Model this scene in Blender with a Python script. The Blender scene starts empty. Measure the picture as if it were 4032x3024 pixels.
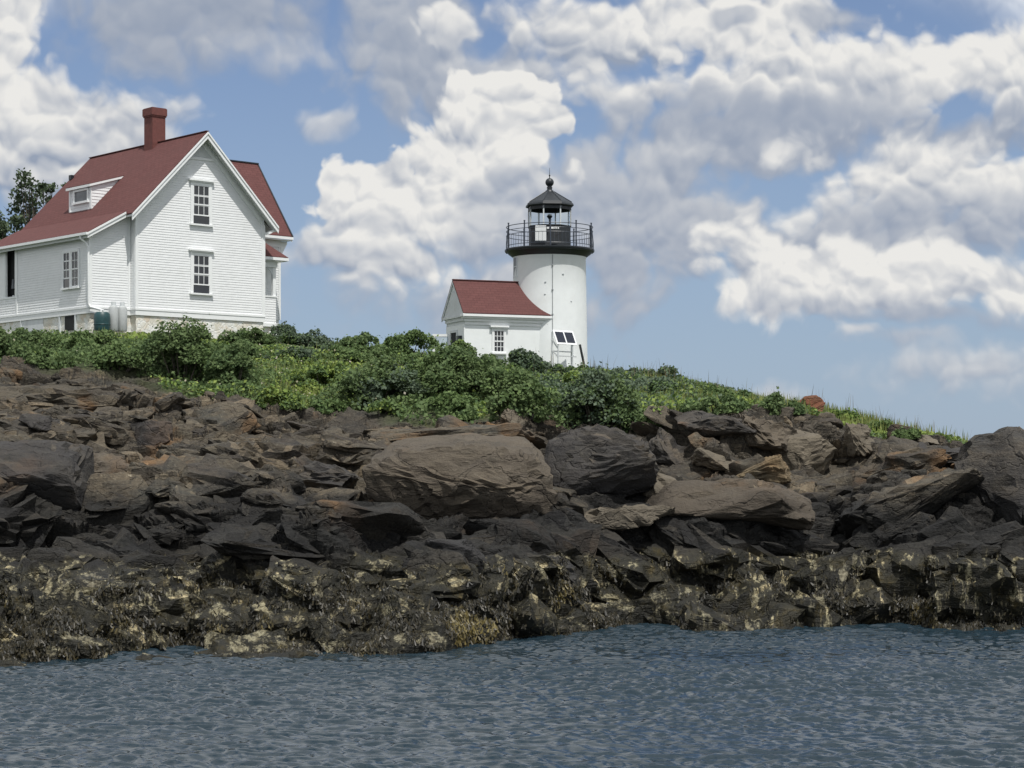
import bpy, bmesh, math, random
import numpy as np
from mathutils import Vector, Matrix

S = bpy.context.scene
COL = S.collection
# ------------------------------------------------------------------ camera
F = 7700.0          # focal length in photo pixels (4032 wide)
HZ = 1820.0         # photo row of the sea horizon
CAMZ = 3.3
cam = bpy.data.cameras.new("camera")
cam.sensor_width = 36.0
cam.lens = F / 4032 * 36
cam.shift_y = (HZ - 1512) / 4032
cam.clip_start = 0.5
cam.clip_end = 20000
camo = bpy.data.objects.new("camera", cam)
camo.location = (0, 0, CAMZ)
camo.rotation_euler = (math.radians(90), 0, 0)
COL.objects.link(camo)
S.camera = camo
def PX(x, y, Z):
    """world point seen at photo pixel (x, y) at forward distance Z"""
    return Vector(((x - 2016) / F * Z, Z, CAMZ + (HZ - y) / F * Z))
K = 4032 / 2212.0
def PD(x, y, Z):
    return PX(x * K, y * K, Z)

S.view_settings.view_transform = 'Standard'
S.view_settings.look = 'None'
S.view_settings.exposure = 0.05
S.view_settings.gamma = 1.0
S.view_settings.use_curve_mapping = False
S.render.engine = 'CYCLES'
S.cycles.max_bounces = 6
S.cycles.sample_clamp_direct = 6.0      # no fireflies from single sun glints on the water
S.cycles.sample_clamp_indirect = 4.0
S.cycles.use_denoising = True

# ------------------------------------------------------------------ sun
U = Vector((.7464, .6655, 0)); V = Vector((-.6655, .7464, 0))
SUNL = (U * .32 + V * 1.0 + Vector((0, 0, -2.0))).normalized()
sl = bpy.data.lights.new("sun", 'SUN')
sl.energy = 3.9
sl.angle = math.radians(.55)
sl.color = (1.0, .965, .91)
so = bpy.data.objects.new("sun", sl)
so.rotation_euler = SUNL.to_track_quat('-Z', 'Y').to_euler()
so.location = (30, -30, 80)
COL.objects.link(so)
SUN_EL = math.asin(-SUNL.z)
SUN_AZ = math.atan2(-SUNL.x, -SUNL.y)      # clockwise from +Y

# ------------------------------------------------------------------ sky with clouds
W = bpy.data.worlds.new("World")
S.world = W
W.use_nodes = True
W.cycles.sampling_method = 'MANUAL'
W.cycles.sample_map_resolution = 512
nt = W.node_tree
nt.nodes.clear()
def N(t, **kw):
    n = nt.nodes.new(t)
    for k, v in kw.items():
        setattr(n, k, v)
    return n
def setin(n, i, v):
    if hasattr(v, 'node'):
        nt.links.new(v, n.inputs[i])
    elif v is not None:
        n.inputs[i].default_value = v
def M(op, a, b=None, c=None, clamp=False):
    n = N('ShaderNodeMath', operation=op, use_clamp=clamp)
    setin(n, 0, a); setin(n, 1, b); setin(n, 2, c)
    return n.outputs[0]
def VM(op, a, b=None, c=None, out=0):
    n = N('ShaderNodeVectorMath', operation=op)
    setin(n, 0, a); setin(n, 1, b)
    if c is not None: setin(n, 2, c)
    return n.outputs[out]
def MR(v, a, b, c=0., d=1., interp='SMOOTHSTEP'):
    n = N('ShaderNodeMapRange', interpolation_type=interp)
    setin(n, 0, v); setin(n, 1, a); setin(n, 2, b); setin(n, 3, c); setin(n, 4, d)
    return n.outputs[0]
def MIXC(f, a, b):
    n = N('ShaderNodeMix', data_type='RGBA')
    setin(n, 0, f); setin(n, 6, a); setin(n, 7, b)
    return n.outputs[2]
tc = N('ShaderNodeTexCoord')
D = tc.outputs['Generated']
sx = N('ShaderNodeSeparateXYZ'); nt.links.new(D, sx.inputs[0])
az = M('ARCTAN2', sx.outputs[0], sx.outputs[1])
el = M('ARCSINE', sx.outputs[2])
# azimuth / elevation in units of 1000 "sky pixels" (4224 per radian)
cx = N('ShaderNodeCombineXYZ')
setin(cx, 0, M('MULTIPLY', az, 4.3)); setin(cx, 1, M('MULTIPLY', el, 4.28)); setin(cx, 2, 0.)
Q = cx.outputs[0]
def noise(vec, scale, detail, rough=.55, out='Fac', dims='2D'):
    n = N('ShaderNodeTexNoise', noise_dimensions=dims)
    setin(n, 'Vector', vec); n.inputs['Scale'].default_value = scale
    n.inputs['Detail'].default_value = detail; n.inputs['Roughness'].default_value = rough
    return n.outputs[out]
def vor(vec, scale, detail=0., smooth=False):
    n = N('ShaderNodeTexVoronoi', voronoi_dimensions='2D', feature='SMOOTH_F1' if smooth is True else 'F1')
    if smooth is True: n.inputs['Smoothness'].default_value = .35
    setin(n, 'Vector', vec); n.inputs['Scale'].default_value = scale
    n.inputs['Detail'].default_value = detail; n.inputs['Roughness'].default_value = .55
    return n.outputs['Distance']
wc = noise(Q, 3.2, 4, .55, 'Color')
warp = VM('SCALE', VM('SUBTRACT', wc, (.5, .5, .5)))
warp.node.inputs['Scale'].default_value = .16
Qw = VM('ADD', Q, warp)
def billow(q):
    b = M('SUBTRACT', 1.0, vor(q, 6.5, 2.6, .75))
    f = noise(q, 3.4, 7.0, .56)
    return M('ADD', M('MULTIPLY', b, .45), M('MULTIPLY', f, .9))
B0 = billow(Qw)
B1 = billow(VM('ADD', Qw, (.006, .022, 0.)))
# puff relief, lit from above: rounded domes at two sizes
warp2 = VM('SCALE', VM('SUBTRACT', noise(Q, 7., 3, .5, 'Color'), (.5, .5, .5))); warp2.node.inputs['Scale'].default_value = .07
Qp = VM('ADD', VM('ADD', Q, VM('MULTIPLY', warp, (.5, .5, 0.))), warp2)
def domes(q):
    a = vor(q, 10., 0., True); b = vor(q, 24., 0., True)
    return M('ADD', M('MULTIPLY', M('MULTIPLY', a, a), -1.0), M('MULTIPLY', M('MULTIPLY', b, b), -.35))
DOM = domes(Qp)
RELP = M('MULTIPLY', M('SUBTRACT', DOM, domes(VM('ADD', Qp, (.004, .016, 0.)))), 2.0)
REL = M('ADD', M('MULTIPLY', M('SUBTRACT', B0, B1), 1.5), RELP)
BC = M('SUBTRACT', B0, .78)
Qb = VM('ADD', Q, VM('MULTIPLY', warp, (.85, .75, 0.)))

sky = N('ShaderNodeTexSky', sky_type='NISHITA')
sky.sun_disc = False
sky.sun_elevation = SUN_EL
sky.sun_rotation = SUN_AZ
sky.altitude = 0
sky.air_density = 1.0; sky.dust_density = .35; sky.ozone_density = 2.2
SKYK = .1
skyc = N('ShaderNodeHueSaturation'); nt.links.new(sky.outputs[0], skyc.inputs['Color'])
skyc.inputs['Saturation'].default_value = 1.0
base = VM('MULTIPLY', skyc.outputs[0], (SKYK * .62, SKYK * .68, SKYK * .86))
base = MIXC(MR(sx.outputs[2], -.02, .30, .80, .20), base, (.335, .43, .555, 1))
# clouds elsewhere in the sky (seen only in reflections and as light)
gen = noise(Qw, .9, 6., .6)
gen_a = MR(gen, .34, .50)
out_m = MR(VM('LENGTH', VM('MULTIPLY', VM('SUBTRACT', Q, (0., .42, 0.)), (.72, 1.5, 0.)), out=1), 1.0, 1.25)
WHITE = (.80, .79, .765, 1); GREY = (.295, .345, .44, 1)
gcol = MIXC(M('ADD', M('MULTIPLY', REL, 1.0), .62, clamp=True), (.46, .50, .57, 1), (1.05, 1.05, 1.02, 1))
CUR = MIXC(M('MULTIPLY', gen_a, out_m), base, gcol)
BCS = M('MULTIPLY_ADD', DOM, .45, M('ADD', BC, 1.30))
def MRL(v, a, b, c=0., d=1.):
    return MR(v, a, b, c, d, 'LINEAR')
def blob(x, y, rx, ry, top, bot, soft=.35, op=1.0, rel=1.0):
    """one cumulus mass; x,y,rx,ry in sky pixels; top/bot brightness 0..1"""
    global CUR
    ix, iy = 1000. / rx, 1000. / ry
    c = ((x - 1106) / 1000, (998 - y) / 1000)
    v = VM('MULTIPLY_ADD', Qb, (ix, iy, 0.), (-c[0] * ix, -c[1] * iy, 0.))
    r = VM('LENGTH', v, out=1)
    d = M('SUBTRACT', BCS, r)
    a = MR(d, 0.0, soft, 0., op)
    s = N('ShaderNodeSeparateXYZ'); nt.links.new(v, s.inputs[0])
    sh = M('MULTIPLY_ADD', REL, rel, MRL(s.outputs[1], -.8, .55, bot, top), clamp=True)
    CUR = MIXC(a, CUR, MIXC(sh, GREY, WHITE))
for b in [
  (420, 50, 700, 175, .10, .06, .8, 1., .15), (600, 125, 200, 55, .5, .35, .8, .6, .3),
  (900, 130, 280, 220, .18, .10, .6, 1., .25), (985, 65, 85, 50, 1., .35, .3, .95, .7),
  (1290, 65, 300, 150, .8, .10, .45, 1., .9), (1120, 130, 200, 90, .35, .12, .6, .95, .5),
  (1600, 50, 330, 125, 1., .5, .35, 1., .9),
  (2060, 170, 290, 130, .9, .6, .35, 1., .9), (1750, 190, 420, 145, .95, .45, .4, 1., .9),
  (1590, 45, 90, 34, .22, .15, .5, .85, .3), (1820, 60, 120, 50, .22, .12, .5, .85, .3),
  (1340, 205, 230, 85, .75, .30, .6, 1., .7),
  (1650, 290, 720, 140, .15, .0, .6, 1., .18), (2100, 300, 300, 75, .15, .03, .7, 1., .25),
  (1320, 460, 480, 300, .30, .10, .5, 1., .28), (1470, 370, 150, 90, .3, .15, .8, .6, .35),
  (1060, 640, 500, 130, .25, .12, .8, .9, .25),
  (1090, 225, 125, 110, .92, .7, .15, 1., 1.), (1150, 280, 120, 62, .95, .75, .15, 1., .9),
  (985, 310, 150, 105, .88, .55, .2, 1., 1.), (1000, 350, 240, 90, .92, .65, .16, 1., 1.),
  (820, 410, 165, 120, .92, .6, .15, 1., 1.), (960, 430, 200, 120, .9, .6, .4, 1., .9),
  (800, 515, 165, 125, .75, .35, .5, .9, .8), (900, 565, 215, 115, .85, .25, .5, 1., .8),
  (1130, 420, 180, 80, .35, .15, .5, .9, .45), (1070, 520, 150, 110, .4, .2, .7, .8, .5),
  (690, 258, 100, 52, .5, .25, .8, .8, .5), (680, 550, 110, 50, .5, .25, .7, .8, .5),
  (20, 90, 110, 230, .95, .7, .3, 1., .9), (60, 280, 210, 160, .85, .45, .4, 1., .9),
  (230, 310, 210, 130, .62, .3, .5, 1., .8), (90, 390, 270, 120, .55, .2, .6, 1., .8),
  (1970, 400, 360, 160, .85, .35, .5, 1., .9), (2150, 400, 170, 90, .9, .5, .5, 1., .9),
  (2000, 500, 420, 120, .35, .03, .6, 1., .35), (1780, 530, 270, 95, .2, .04, .6, .95, .25),
  (1740, 480, 75, 60, .95, .4, .6, .9, .9),
  (1650, 600, 180, 130, .85, .55, .35, 1., .9), (1910, 625, 400, 115, 1., .55, .4, 1., .9),
  (2150, 620, 200, 90, .95, .5, .45, 1., .9), (1680, 675, 190, 50, .8, .35, .5, 1., .7),
  (2000, 700, 330, 30, .3, .05, .8, .85, .25),
  (1870, 728, 70, 24, .75, .5, .6, .85, .4), (2090, 800, 300, 90, .55, .25, .8, .85, .4), (1950, 740, 200, 30, .3, .1, .9, .7, .3),
  (1690, 858, 110, 38, .6, .5, .8, .8, .4),
]:
    blob(*b)
bg = N('ShaderNodeBackground')
# the Background strength scales the physically bright sky; cloud colours are divided back
SB = .1
fin = VM('SCALE', CUR); fin.node.inputs['Scale'].default_value = 1.0 / SB
nt.links.new(fin, bg.inputs[0]); bg.inputs[1].default_value = SB
wo = N('ShaderNodeOutputWorld'); nt.links.new(bg.outputs[0], wo.inputs[0])
# ------------------------------------------------------------------ materials
def newmat(name):
    m = bpy.data.materials.new(name); m.use_nodes = True
    t = m.node_tree; b = t.nodes['Principled BSDF']
    return m, t, b
class NB:
    def __init__(s, t): s.t = t
    def n(s, ty, ins=None, **kw):
        n = s.t.nodes.new(ty)
        for k, v in kw.items(): setattr(n, k, v)
        for k, v in (ins or {}).items():
            if hasattr(v, 'node'): s.t.links.new(v, n.inputs[k])
            else: n.inputs[k].default_value = v
        return n
    def noise(s, vec, scale, detail=4, rough=.55, dist=0.):
        return s.n('ShaderNodeTexNoise', {'Vector': vec, 'Scale': scale, 'Detail': detail, 'Roughness': rough, 'Distortion': dist}).outputs['Fac']
    def ramp(s, fac, stops, interp='LINEAR'):
        n = s.n('ShaderNodeValToRGB', {0: fac}); r = n.color_ramp; r.interpolation = interp
        while len(r.elements) < len(stops): r.elements.new(.5)
        for e, (p, c) in zip(r.elements, stops):
            e.position = p; e.color = (*c, 1) if len(c) == 3 else c
        return n.outputs[0]
    def mix(s, f, a, b, mode='MIX'):
        n = s.n('ShaderNodeMix', data_type='RGBA', blend_type=mode)
        for i, v in ((0, f), (6, a), (7, b)):
            if hasattr(v, 'node'): s.t.links.new(v, n.inputs[i])
            else: n.inputs[i].default_value = (*v, 1) if isinstance(v, tuple) and len(v) == 3 else v
        return n.outputs[2]
    def math(s, op, a, b=0., c=None, clamp=False):
        ins = {0: a, 1: b}
        if c is not None: ins[2] = c
        return s.n('ShaderNodeMath', ins, operation=op, use_clamp=clamp).outputs[0]
    def mr(s, v, a, b, c=0., d=1.):
        return s.n('ShaderNodeMapRange', {0: v, 1: a, 2: b, 3: c, 4: d}, interpolation_type='SMOOTHSTEP').outputs[0]
    def bump(s, h, strength, dist=.02, prev=None):
        ins = {'Height': h, 'Strength': strength, 'Distance': dist}
        if prev is not None: ins['Normal'] = prev
        return s.n('ShaderNodeBump', ins).outputs[0]
    def obj(s): return s.n('ShaderNodeTexCoord').outputs['Object']
    def pos(s): return s.n('ShaderNodeNewGeometry').outputs['Position']
    def link(s, a, b): s.t.links.new(a, b)

def simple(name, col, rough=.6, var=.12, scale=6., metal=0., bump=0., spec=.5, dirt=None):
    m, t, b = newmat(name); q = NB(t); o = q.obj()
    f = q.noise(o, scale, 5, .6)
    lo = tuple(c * (1 - var) for c in col); hi = tuple(min(1, c * (1 + var)) for c in col)
    c = q.ramp(f, [(.3, lo), (.7, hi)])
    if dirt:
        g = q.noise(o, scale * .35, 6, .65)
        c = q.mix(q.mr(g, .52, .72, 0., dirt[1]), c, dirt[0])
    q.link(c, b.inputs['Base Color'])
    b.inputs['Roughness'].default_value = rough; b.inputs['Metallic'].default_value = metal
    b.inputs['Specular IOR Level'].default_value = spec
    if bump: q.link(q.bump(f, bump, .01), b.inputs['Normal'])
    return m
MAT = {}
MAT['clapboard'] = simple('white_clapboard_paint', (.76, .775, .78), .55, .035, 3., dirt=((.55, .57, .55), .25))
MAT['trim'] = simple('white_trim_paint', (.78, .80, .80), .45, .03, 5.)
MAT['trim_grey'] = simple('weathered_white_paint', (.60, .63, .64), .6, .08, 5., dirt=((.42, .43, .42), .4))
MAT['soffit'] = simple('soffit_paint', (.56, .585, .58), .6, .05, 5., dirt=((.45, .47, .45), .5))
MAT['render'] = simple('white_masonry_paint', (.76, .79, .79), .6, .03, 2.2, bump=.35, dirt=((.62, .63, .60), .35))
MAT['glass'] = simple('dark_window_glass', (.012, .016, .022), .06, .3, 2., spec=.7)
MAT['curtain'] = simple('dim_room_behind_glass', (.10, .11, .12), .35, .4, 3.)
MAT['black'] = simple('black_painted_iron', (.013, .017, .021), .45, .25, 8., bump=.1)
MAT['blackmat'] = simple('black_weathered_iron', (.016, .020, .024), .6, .35, 7., dirt=((.05, .04, .036), .35))
MAT['bluerail'] = simple('dark_railing_paint', (.035, .045, .065), .4, .2, 8.)
MAT['grey'] = simple('grey_painted_metal', (.42, .44, .44), .45, .08, 6., dirt=((.3, .29, .27), .3))
MAT['galv'] = simple('galvanised_steel', (.55, .57, .57), .4, .1, 12., metal=.35)
MAT['green'] = simple('dark_green_plastic', (.012, .05, .055), .45, .2, 6.)
MAT['panel'] = simple('photovoltaic_cells', (.012, .016, .03), .12, .3, 9.)
MAT['dark'] = simple('unlit_interior', (.015, .017, .018), .9, .3, 4.)
MAT['cable'] = simple('grey_cable', (.28, .30, .31), .6, .1, 8.)
MAT['brick'] = simple('red_painted_brick', (.135, .045, .038), .8, .22, 9., bump=.3, dirt=((.12, .05, .045), .5))

def glassmat():
    m, t, b = newmat('lantern_glass')
    b.inputs['Base Color'].default_value = (.80, .90, .90, 1)
    b.inputs['Roughness'].default_value = .03
    b.inputs['Transmission Weight'].default_value = 1.0
    b.inputs['IOR'].default_value = 1.02
    b.inputs['Alpha'].default_value = .45
    return m
MAT['lglass'] = glassmat()

def roofmat():
    m, t, b = newmat('red_asphalt_shingle'); q = NB(t)
    uv = q.n('ShaderNodeUVMap').outputs[0]
    br = q.n('ShaderNodeTexBrick', {'Vector': uv, 'Color1': (.118, .052, .050, 1), 'Color2': (.094, .041, .040, 1), 'Mortar': (.045, .019, .018, 1),
             'Scale': 1.0, 'Mortar Size': .008, 'Mortar Smooth': .3, 'Bias': 0., 'Brick Width': .30, 'Row Height': .14}, offset=.5)
    f = q.noise(q.obj(), 1.1, 6, .65); g = q.noise(q.obj(), 22., 3, .7)
    c = q.mix(q.mr(f, .35, .7, 0., .45), br.outputs[0], (.092, .045, .043))
    c = q.mix(q.mr(g, .3, .8, 0., .55), c, (.155, .065, .058))
    h = q.noise(q.obj(), 5., 2, .5)
    c = q.mix(q.mr(h, .68, .74, 0., .5), c, (.08, .035, .033))
    q.link(c, b.inputs['Base Color']); b.inputs['Roughness'].default_value = .9
    b.inputs['Specular IOR Level'].default_value = .2
    q.link(q.bump(q.math('ADD', br.outputs[1], q.math('MULTIPLY', g, -.6)), -.6, .012), b.inputs['Normal'])
    return m
MAT['roof'] = roofmat()

def stonemat():
    m, t, b = newmat('whitewashed_fieldstone'); q = NB(t); o = q.obj()
    v = q.n('ShaderNodeTexVoronoi', {'Vector': o, 'Scale': 4.6}, feature='F1')
    e = q.n('ShaderNodeTexVoronoi', {'Vector': o, 'Scale': 4.6}, feature='DISTANCE_TO_EDGE').outputs['Distance']
    c = q.mix(.5, v.outputs['Color'], (.5, .5, .5))
    c = q.ramp(c, [(.2, (.50, .47, .38)), (.5, (.68, .66, .58)), (.8, (.55, .42, .30))])
    c = q.mix(q.mr(q.noise(o, 2.5, 5), .42, .6), c, (.74, .75, .72))
    c = q.mix(q.mr(e, 0., .05, .8, 0.), c, (.66, .65, .60))
    q.link(c, b.inputs['Base Color']); b.inputs['Roughness'].default_value = .85
    q.link(q.bump(q.mr(e, 0., .12), .45, .02), b.inputs['Normal'])
    return m
MAT['stone'] = stonemat()

def leafmat(name, cols, rough=.65, trans=.25, spec=.15):
    m, t, b = newmat(name); q = NB(t)
    r = q.n('ShaderNodeNewGeometry').outputs['Random Per Island']
    f = q.noise(q.pos(), .9, 4, .6)
    x = q.math('ADD', q.math('MULTIPLY', r, .55), q.math('MULTIPLY', q.mr(f, .3, .7), .45))
    n = len(cols)
    c = q.ramp(x, [(.05 + .9 * i / (n - 1), cc) for i, cc in enumerate(cols)])
    q.link(c, b.inputs['Base Color']); b.inputs['Roughness'].default_value = rough
    b.inputs['Specular IOR Level'].default_value = spec
    tr = q.n('ShaderNodeBsdfTranslucent', {'Color': c})
    mx = q.n('ShaderNodeMixShader', {0: trans, 1: b.outputs[0], 2: tr.outputs[0]})
    q.link(mx.outputs[0], t.nodes['Material Output'].inputs[0])
    return m
MAT['leaf_dark'] = leafmat('dark_rose_leaves', [(.056, .093, .041), (.095, .144, .059), (.140, .193, .078), (.076, .117, .051)], trans=.32)
MAT['leaf_mid'] = leafmat('green_shrub_leaves', [(.054, .093, .037), (.093, .146, .054), (.137, .195, .071), (.071, .120, .045)])
MAT['leaf_lime'] = leafmat('yellow_green_leaves', [(.091, .159, .034), (.171, .244, .055), (.256, .317, .085), (.122, .195, .043)])
MAT['leaf_blue'] = leafmat('blue_green_leaves', [(.055, .085, .056), (.085, .122, .078), (.122, .159, .107), (.073, .107, .066)])
MAT['leaf_tree'] = leafmat('dull_tree_leaves', [(.050, .075, .045), (.075, .105, .060), (.105, .140, .080), (.062, .092, .052)])
MAT['grass'] = leafmat('summer_grass', [(.10, .15, .035), (.17, .21, .06), (.26, .27, .10), (.12, .18, .045)])
MAT['straw'] = leafmat('dry_stalks', [(.20, .17, .10), (.28, .24, .15), (.16, .13, .09), (.14, .15, .07)])
MAT['flower'] = leafmat('pale_blossom', [(.40, .40, .26), (.42, .38, .32), (.45, .42, .28), (.32, .30, .18)])
MAT['bark'] = simple('grey_bark', (.10, .085, .07), .9, .3, 10., bump=.5)
MAT['weed'] = leafmat('brown_rockweed', [(.008, .008, .005), (.016, .014, .007), (.045, .034, .011), (.011, .010, .005)], .45, .08, .25)
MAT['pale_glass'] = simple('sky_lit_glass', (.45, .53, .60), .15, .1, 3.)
def weedmat():
    m, t, b = newmat('rockweed'); q = NB(t); p = q.pos()
    r = q.n('ShaderNodeNewGeometry').outputs['Random Per Island']
    c = q.ramp(r, [(.1, (.008, .008, .005)), (.5, (.016, .014, .007)), (.9, (.030, .024, .010))])
    y = q.ramp(r, [(.1, (.030, .024, .008)), (.6, (.085, .066, .018)), (.95, (.17, .135, .045))])
    f = q.mr(q.noise(p, .45, 5, .6), .53, .66, 0., 1.)
    q.link(q.mix(f, c, y), b.inputs['Base Color']); b.inputs['Roughness'].default_value = .45
    b.inputs['Specular IOR Level'].default_value = .3
    return m
MAT['weed'] = weedmat()
MAT['core'] = simple('shaded_twigs', (.018, .022, .012), .95, .3, 5.)

# ------------------------------------------------------------------ mesh helpers
def finish(name, me, mat, parent=None, smooth=False):
    if mat is not None:
        for m in (mat if isinstance(mat, (list, tuple)) else [mat]):
            me.materials.append(MAT[m] if isinstance(m, str) else m)
    if smooth:
        me.shade_smooth()
    o = bpy.data.objects.new(name, me)
    COL.objects.link(o)
    if parent is not None: o.parent = parent
    return o
def tag(o, label=None, cat=None, group=None, kind=None):
    if label: o['label'] = label
    if cat: o['category'] = cat
    if group: o['group'] = group
    if kind: o['kind'] = kind
    return o
def empty(name, loc, rz=0., label=None, cat=None, group=None):
    e = bpy.data.objects.new(name, None); COL.objects.link(e)
    e.location = loc; e.rotation_euler = (0, 0, rz); e.empty_display_size = .3
    return tag(e, label, cat, group)
class MB:
    """collects shapes, then links them as one mesh object"""
    def __init__(s, z0=0.): s.v = []; s.f = []; s.uv = {}; s.z0 = z0
    def add(s, vs, fs):
        k = len(s.v)
        s.v += [(x[0], x[1], x[2] - s.z0) for x in vs]
        s.f += [tuple(i + k for i in f) for f in fs]
        return s
    def box(s, x0, x1, y0, y1, z0, z1):
        return s.add([(x0, y0, z0), (x1, y0, z0), (x1, y1, z0), (x0, y1, z0), (x0, y0, z1), (x1, y0, z1), (x1, y1, z1), (x0, y1, z1)],
                     [(0, 3, 2, 1), (4, 5, 6, 7), (0, 1, 5, 4), (1, 2, 6, 5), (2, 3, 7, 6), (3, 0, 4, 7)])
    def slab(s, pts, off):
        """polygon pts (3D) extruded by vector off"""
        n = len(pts); a = [Vector(p) for p in pts]; b = [p + Vector(off) for p in a]
        f = [tuple(range(n))[::-1], tuple(range(n, 2 * n))] + [(i, (i + 1) % n, (i + 1) % n + n, i + n) for i in range(n)]
        return s.add(a + b, f)
    def bar(s, p0, p1, w, h=None, up=(0, 0, 1)):
        p0 = Vector(p0); p1 = Vector(p1); h = h or w
        d = (p1 - p0).normalized(); up = Vector(up)
        if abs(d.dot(up)) > .98: up = Vector((1, 0, 0))
        x = d.cross(up).normalized() * w / 2; y = x.cross(d).normalized() * h / 2
        c = [-x - y, x - y, x + y, -x + y]
        return s.add([p0 + q for q in c] + [p1 + q for q in c], [(0, 1, 2, 3), (7, 6, 5, 4), (0, 4, 5, 1), (1, 5, 6, 2), (2, 6, 7, 3), (3, 7, 4, 0)])
    def tube(s, pts, r, n=8, cap=True):
        pts = [Vector(p) for p in pts]; rs = r if isinstance(r, (list, tuple)) else [r] * len(pts)
        rings = []
        for i, p in enumerate(pts):
            d = (pts[min(i + 1, len(pts) - 1)] - pts[max(i - 1, 0)]).normalized()
            up = Vector((0, 0, 1)) if abs(d.z) < .9 else Vector((1, 0, 0))
            x = d.cross(up).normalized(); y = x.cross(d)
            rings.append([p + (x * math.cos(t) + y * math.sin(t)) * rs[i] for t in [2 * math.pi * k / n for k in range(n)]])
        vs = [q for rg in rings for q in rg]; fs = []
        for i in range(len(pts) - 1):
            for k in range(n):
                fs.append((i * n + k, i * n + (k + 1) % n, (i + 1) * n + (k + 1) % n, (i + 1) * n + k))
        if cap: fs += [tuple(range(n))[::-1], tuple(range((len(pts) - 1) * n, len(pts) * n))]
        return s.add(vs, fs)
    def lathe(s, prof, n=48, c=(0, 0), ph=0., a0=0., a1=2 * math.pi):
        full = abs(a1 - a0 - 2 * math.pi) < 1e-6; m = n if full else n + 1
        vs = []
        for r, z in prof:
            for k in range(m):
                t = ph + a0 + (a1 - a0) * k / n
                vs.append((c[0] + r * math.cos(t), c[1] + r * math.sin(t), z))
        fs = []
        for i in range(len(prof) - 1):
            for k in range(n):
                k2 = (k + 1) % m
                fs.append((i * m + k, i * m + k2, (i + 1) * m + k2, (i + 1) * m + k))
        return s.add(vs, fs)
    def build(s, name, mat, parent=None, smooth=False, uv=None):
        me = bpy.data.meshes.new(name); me.from_pydata(s.v, [], s.f); me.update()
        bm = bmesh.new(); bm.from_mesh(me); bmesh.ops.recalc_face_normals(bm, faces=bm.faces); bm.to_mesh(me); bm.free()
        if uv:
            l = me.uv_layers.new(name='uv')
            for poly in me.polygons:
                nn = poly.normal; ax = Vector(uv)
                down = nn.cross(ax)
                down = down.normalized() if down.length > .05 else Vector((0, 0, 1))
                for li in poly.loop_indices:
                    co = me.vertices[me.loops[li].vertex_index].co
                    l.data[li].uv = (co.dot(ax), co.dot(down))
        o = finish(name, me, mat, parent)
        if smooth:
            me.shade_smooth()
            me.set_sharp_from_angle(angle=math.radians(35))
        return o
def parts(name, mat, parent, boxes, z0=0.):
    """one small part per box"""
    return [MB(z0).box(*b).build(name, mat, parent) for b in boxes]
def np_mesh(name, verts, faces, mat, parent=None, smooth=False, attrs=None):
    verts = np.asarray(verts, np.float32); faces = np.asarray(faces, np.int32)
    me = bpy.data.meshes.new(name); nf, k = faces.shape
    me.vertices.add(len(verts)); me.vertices.foreach_set('co', verts.ravel())
    me.loops.add(nf * k); me.loops.foreach_set('vertex_index', faces.ravel())
    me.polygons.add(nf); me.polygons.foreach_set('loop_start', np.arange(0, nf * k, k, dtype=np.int32))
    try: me.polygons.foreach_set('loop_total', np.full(nf, k, np.int32))
    except Exception: pass
    me.update(calc_edges=True)
    for an, av in (attrs or {}).items():
        a = me.attributes.new(an, 'FLOAT', 'POINT'); a.data.foreach_set('value', np.asarray(av, np.float32).ravel())
    o = finish(name, me, mat, parent)
    if smooth: me.shade_smooth()
    return o
# ------------------------------------------------------------------ numpy noise
def _h(ix, iy, seed):
    n = (ix.astype(np.int64) * 374761393 + iy.astype(np.int64) * 668265263 + seed * 1442695041) & 0xffffffff
    n = ((n ^ (n >> 13)) * 1274126177) & 0xffffffff
    return ((n ^ (n >> 16)) & 0xffffff) / float(0xffffff)
def vnoise(x, y, seed=0):
    xi = np.floor(x); yi = np.floor(y); fx = x - xi; fy = y - yi
    fx = fx * fx * (3 - 2 * fx); fy = fy * fy * (3 - 2 * fy)
    a = _h(xi, yi, seed); b = _h(xi + 1, yi, seed); c = _h(xi, yi + 1, seed); d = _h(xi + 1, yi + 1, seed)
    return (a + (b - a) * fx) * (1 - fy) + (c + (d - c) * fx) * fy
def fbm(x, y, oct=4, seed=0, g=.5):
    s = 0; a = 1; t = 0
    for i in range(oct):
        s = s + a * vnoise(x * 2 ** i + 17.3 * i, y * 2 ** i - 9.1 * i, seed + i); t += a; a *= g
    return s / t - .5
def facet(x, y, sx, sy, rot, seed, tilt=1.0, blend=.16):
    """fractured-rock relief: each Voronoi cell is a tilted plane; returns (height, edge distance)"""
    c, s_ = math.cos(rot), math.sin(rot)
    u = (x * c + y * s_) / sx; v = (-x * s_ + y * c) / sy
    ui = np.floor(u); vi = np.floor(v)
    best = np.full(u.shape, 9.); sec = np.full(u.shape, 9.); h = np.zeros(u.shape); h2 = np.zeros(u.shape)
    for i in (-1, 0, 1):
        for j in (-1, 0, 1):
            cu = ui + i; cv = vi + j
            px = cu + .1 + .8 * _h(cu, cv, seed); py = cv + .1 + .8 * _h(cu, cv, seed + 1)
            du = u - px; dv = v - py; d = np.sqrt(du * du + dv * dv)
            hh = (_h(cu, cv, seed + 2) - .5) + tilt * (du * (_h(cu, cv, seed + 3) - .5) + dv * (_h(cu, cv, seed + 4) - .5)) * 1.6
            m = d < best; m2 = (~m) & (d < sec)
            sec = np.where(m, best, np.where(m2, d, sec)); h2 = np.where(m, h, np.where(m2, hh, h2))
            h = np.where(m, hh, h); best = np.where(m, d, best)
    t = np.clip((sec - best) / blend, 0, 1) * .5 + .5
    return h * t + h2 * (1 - t), sec - best
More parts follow.
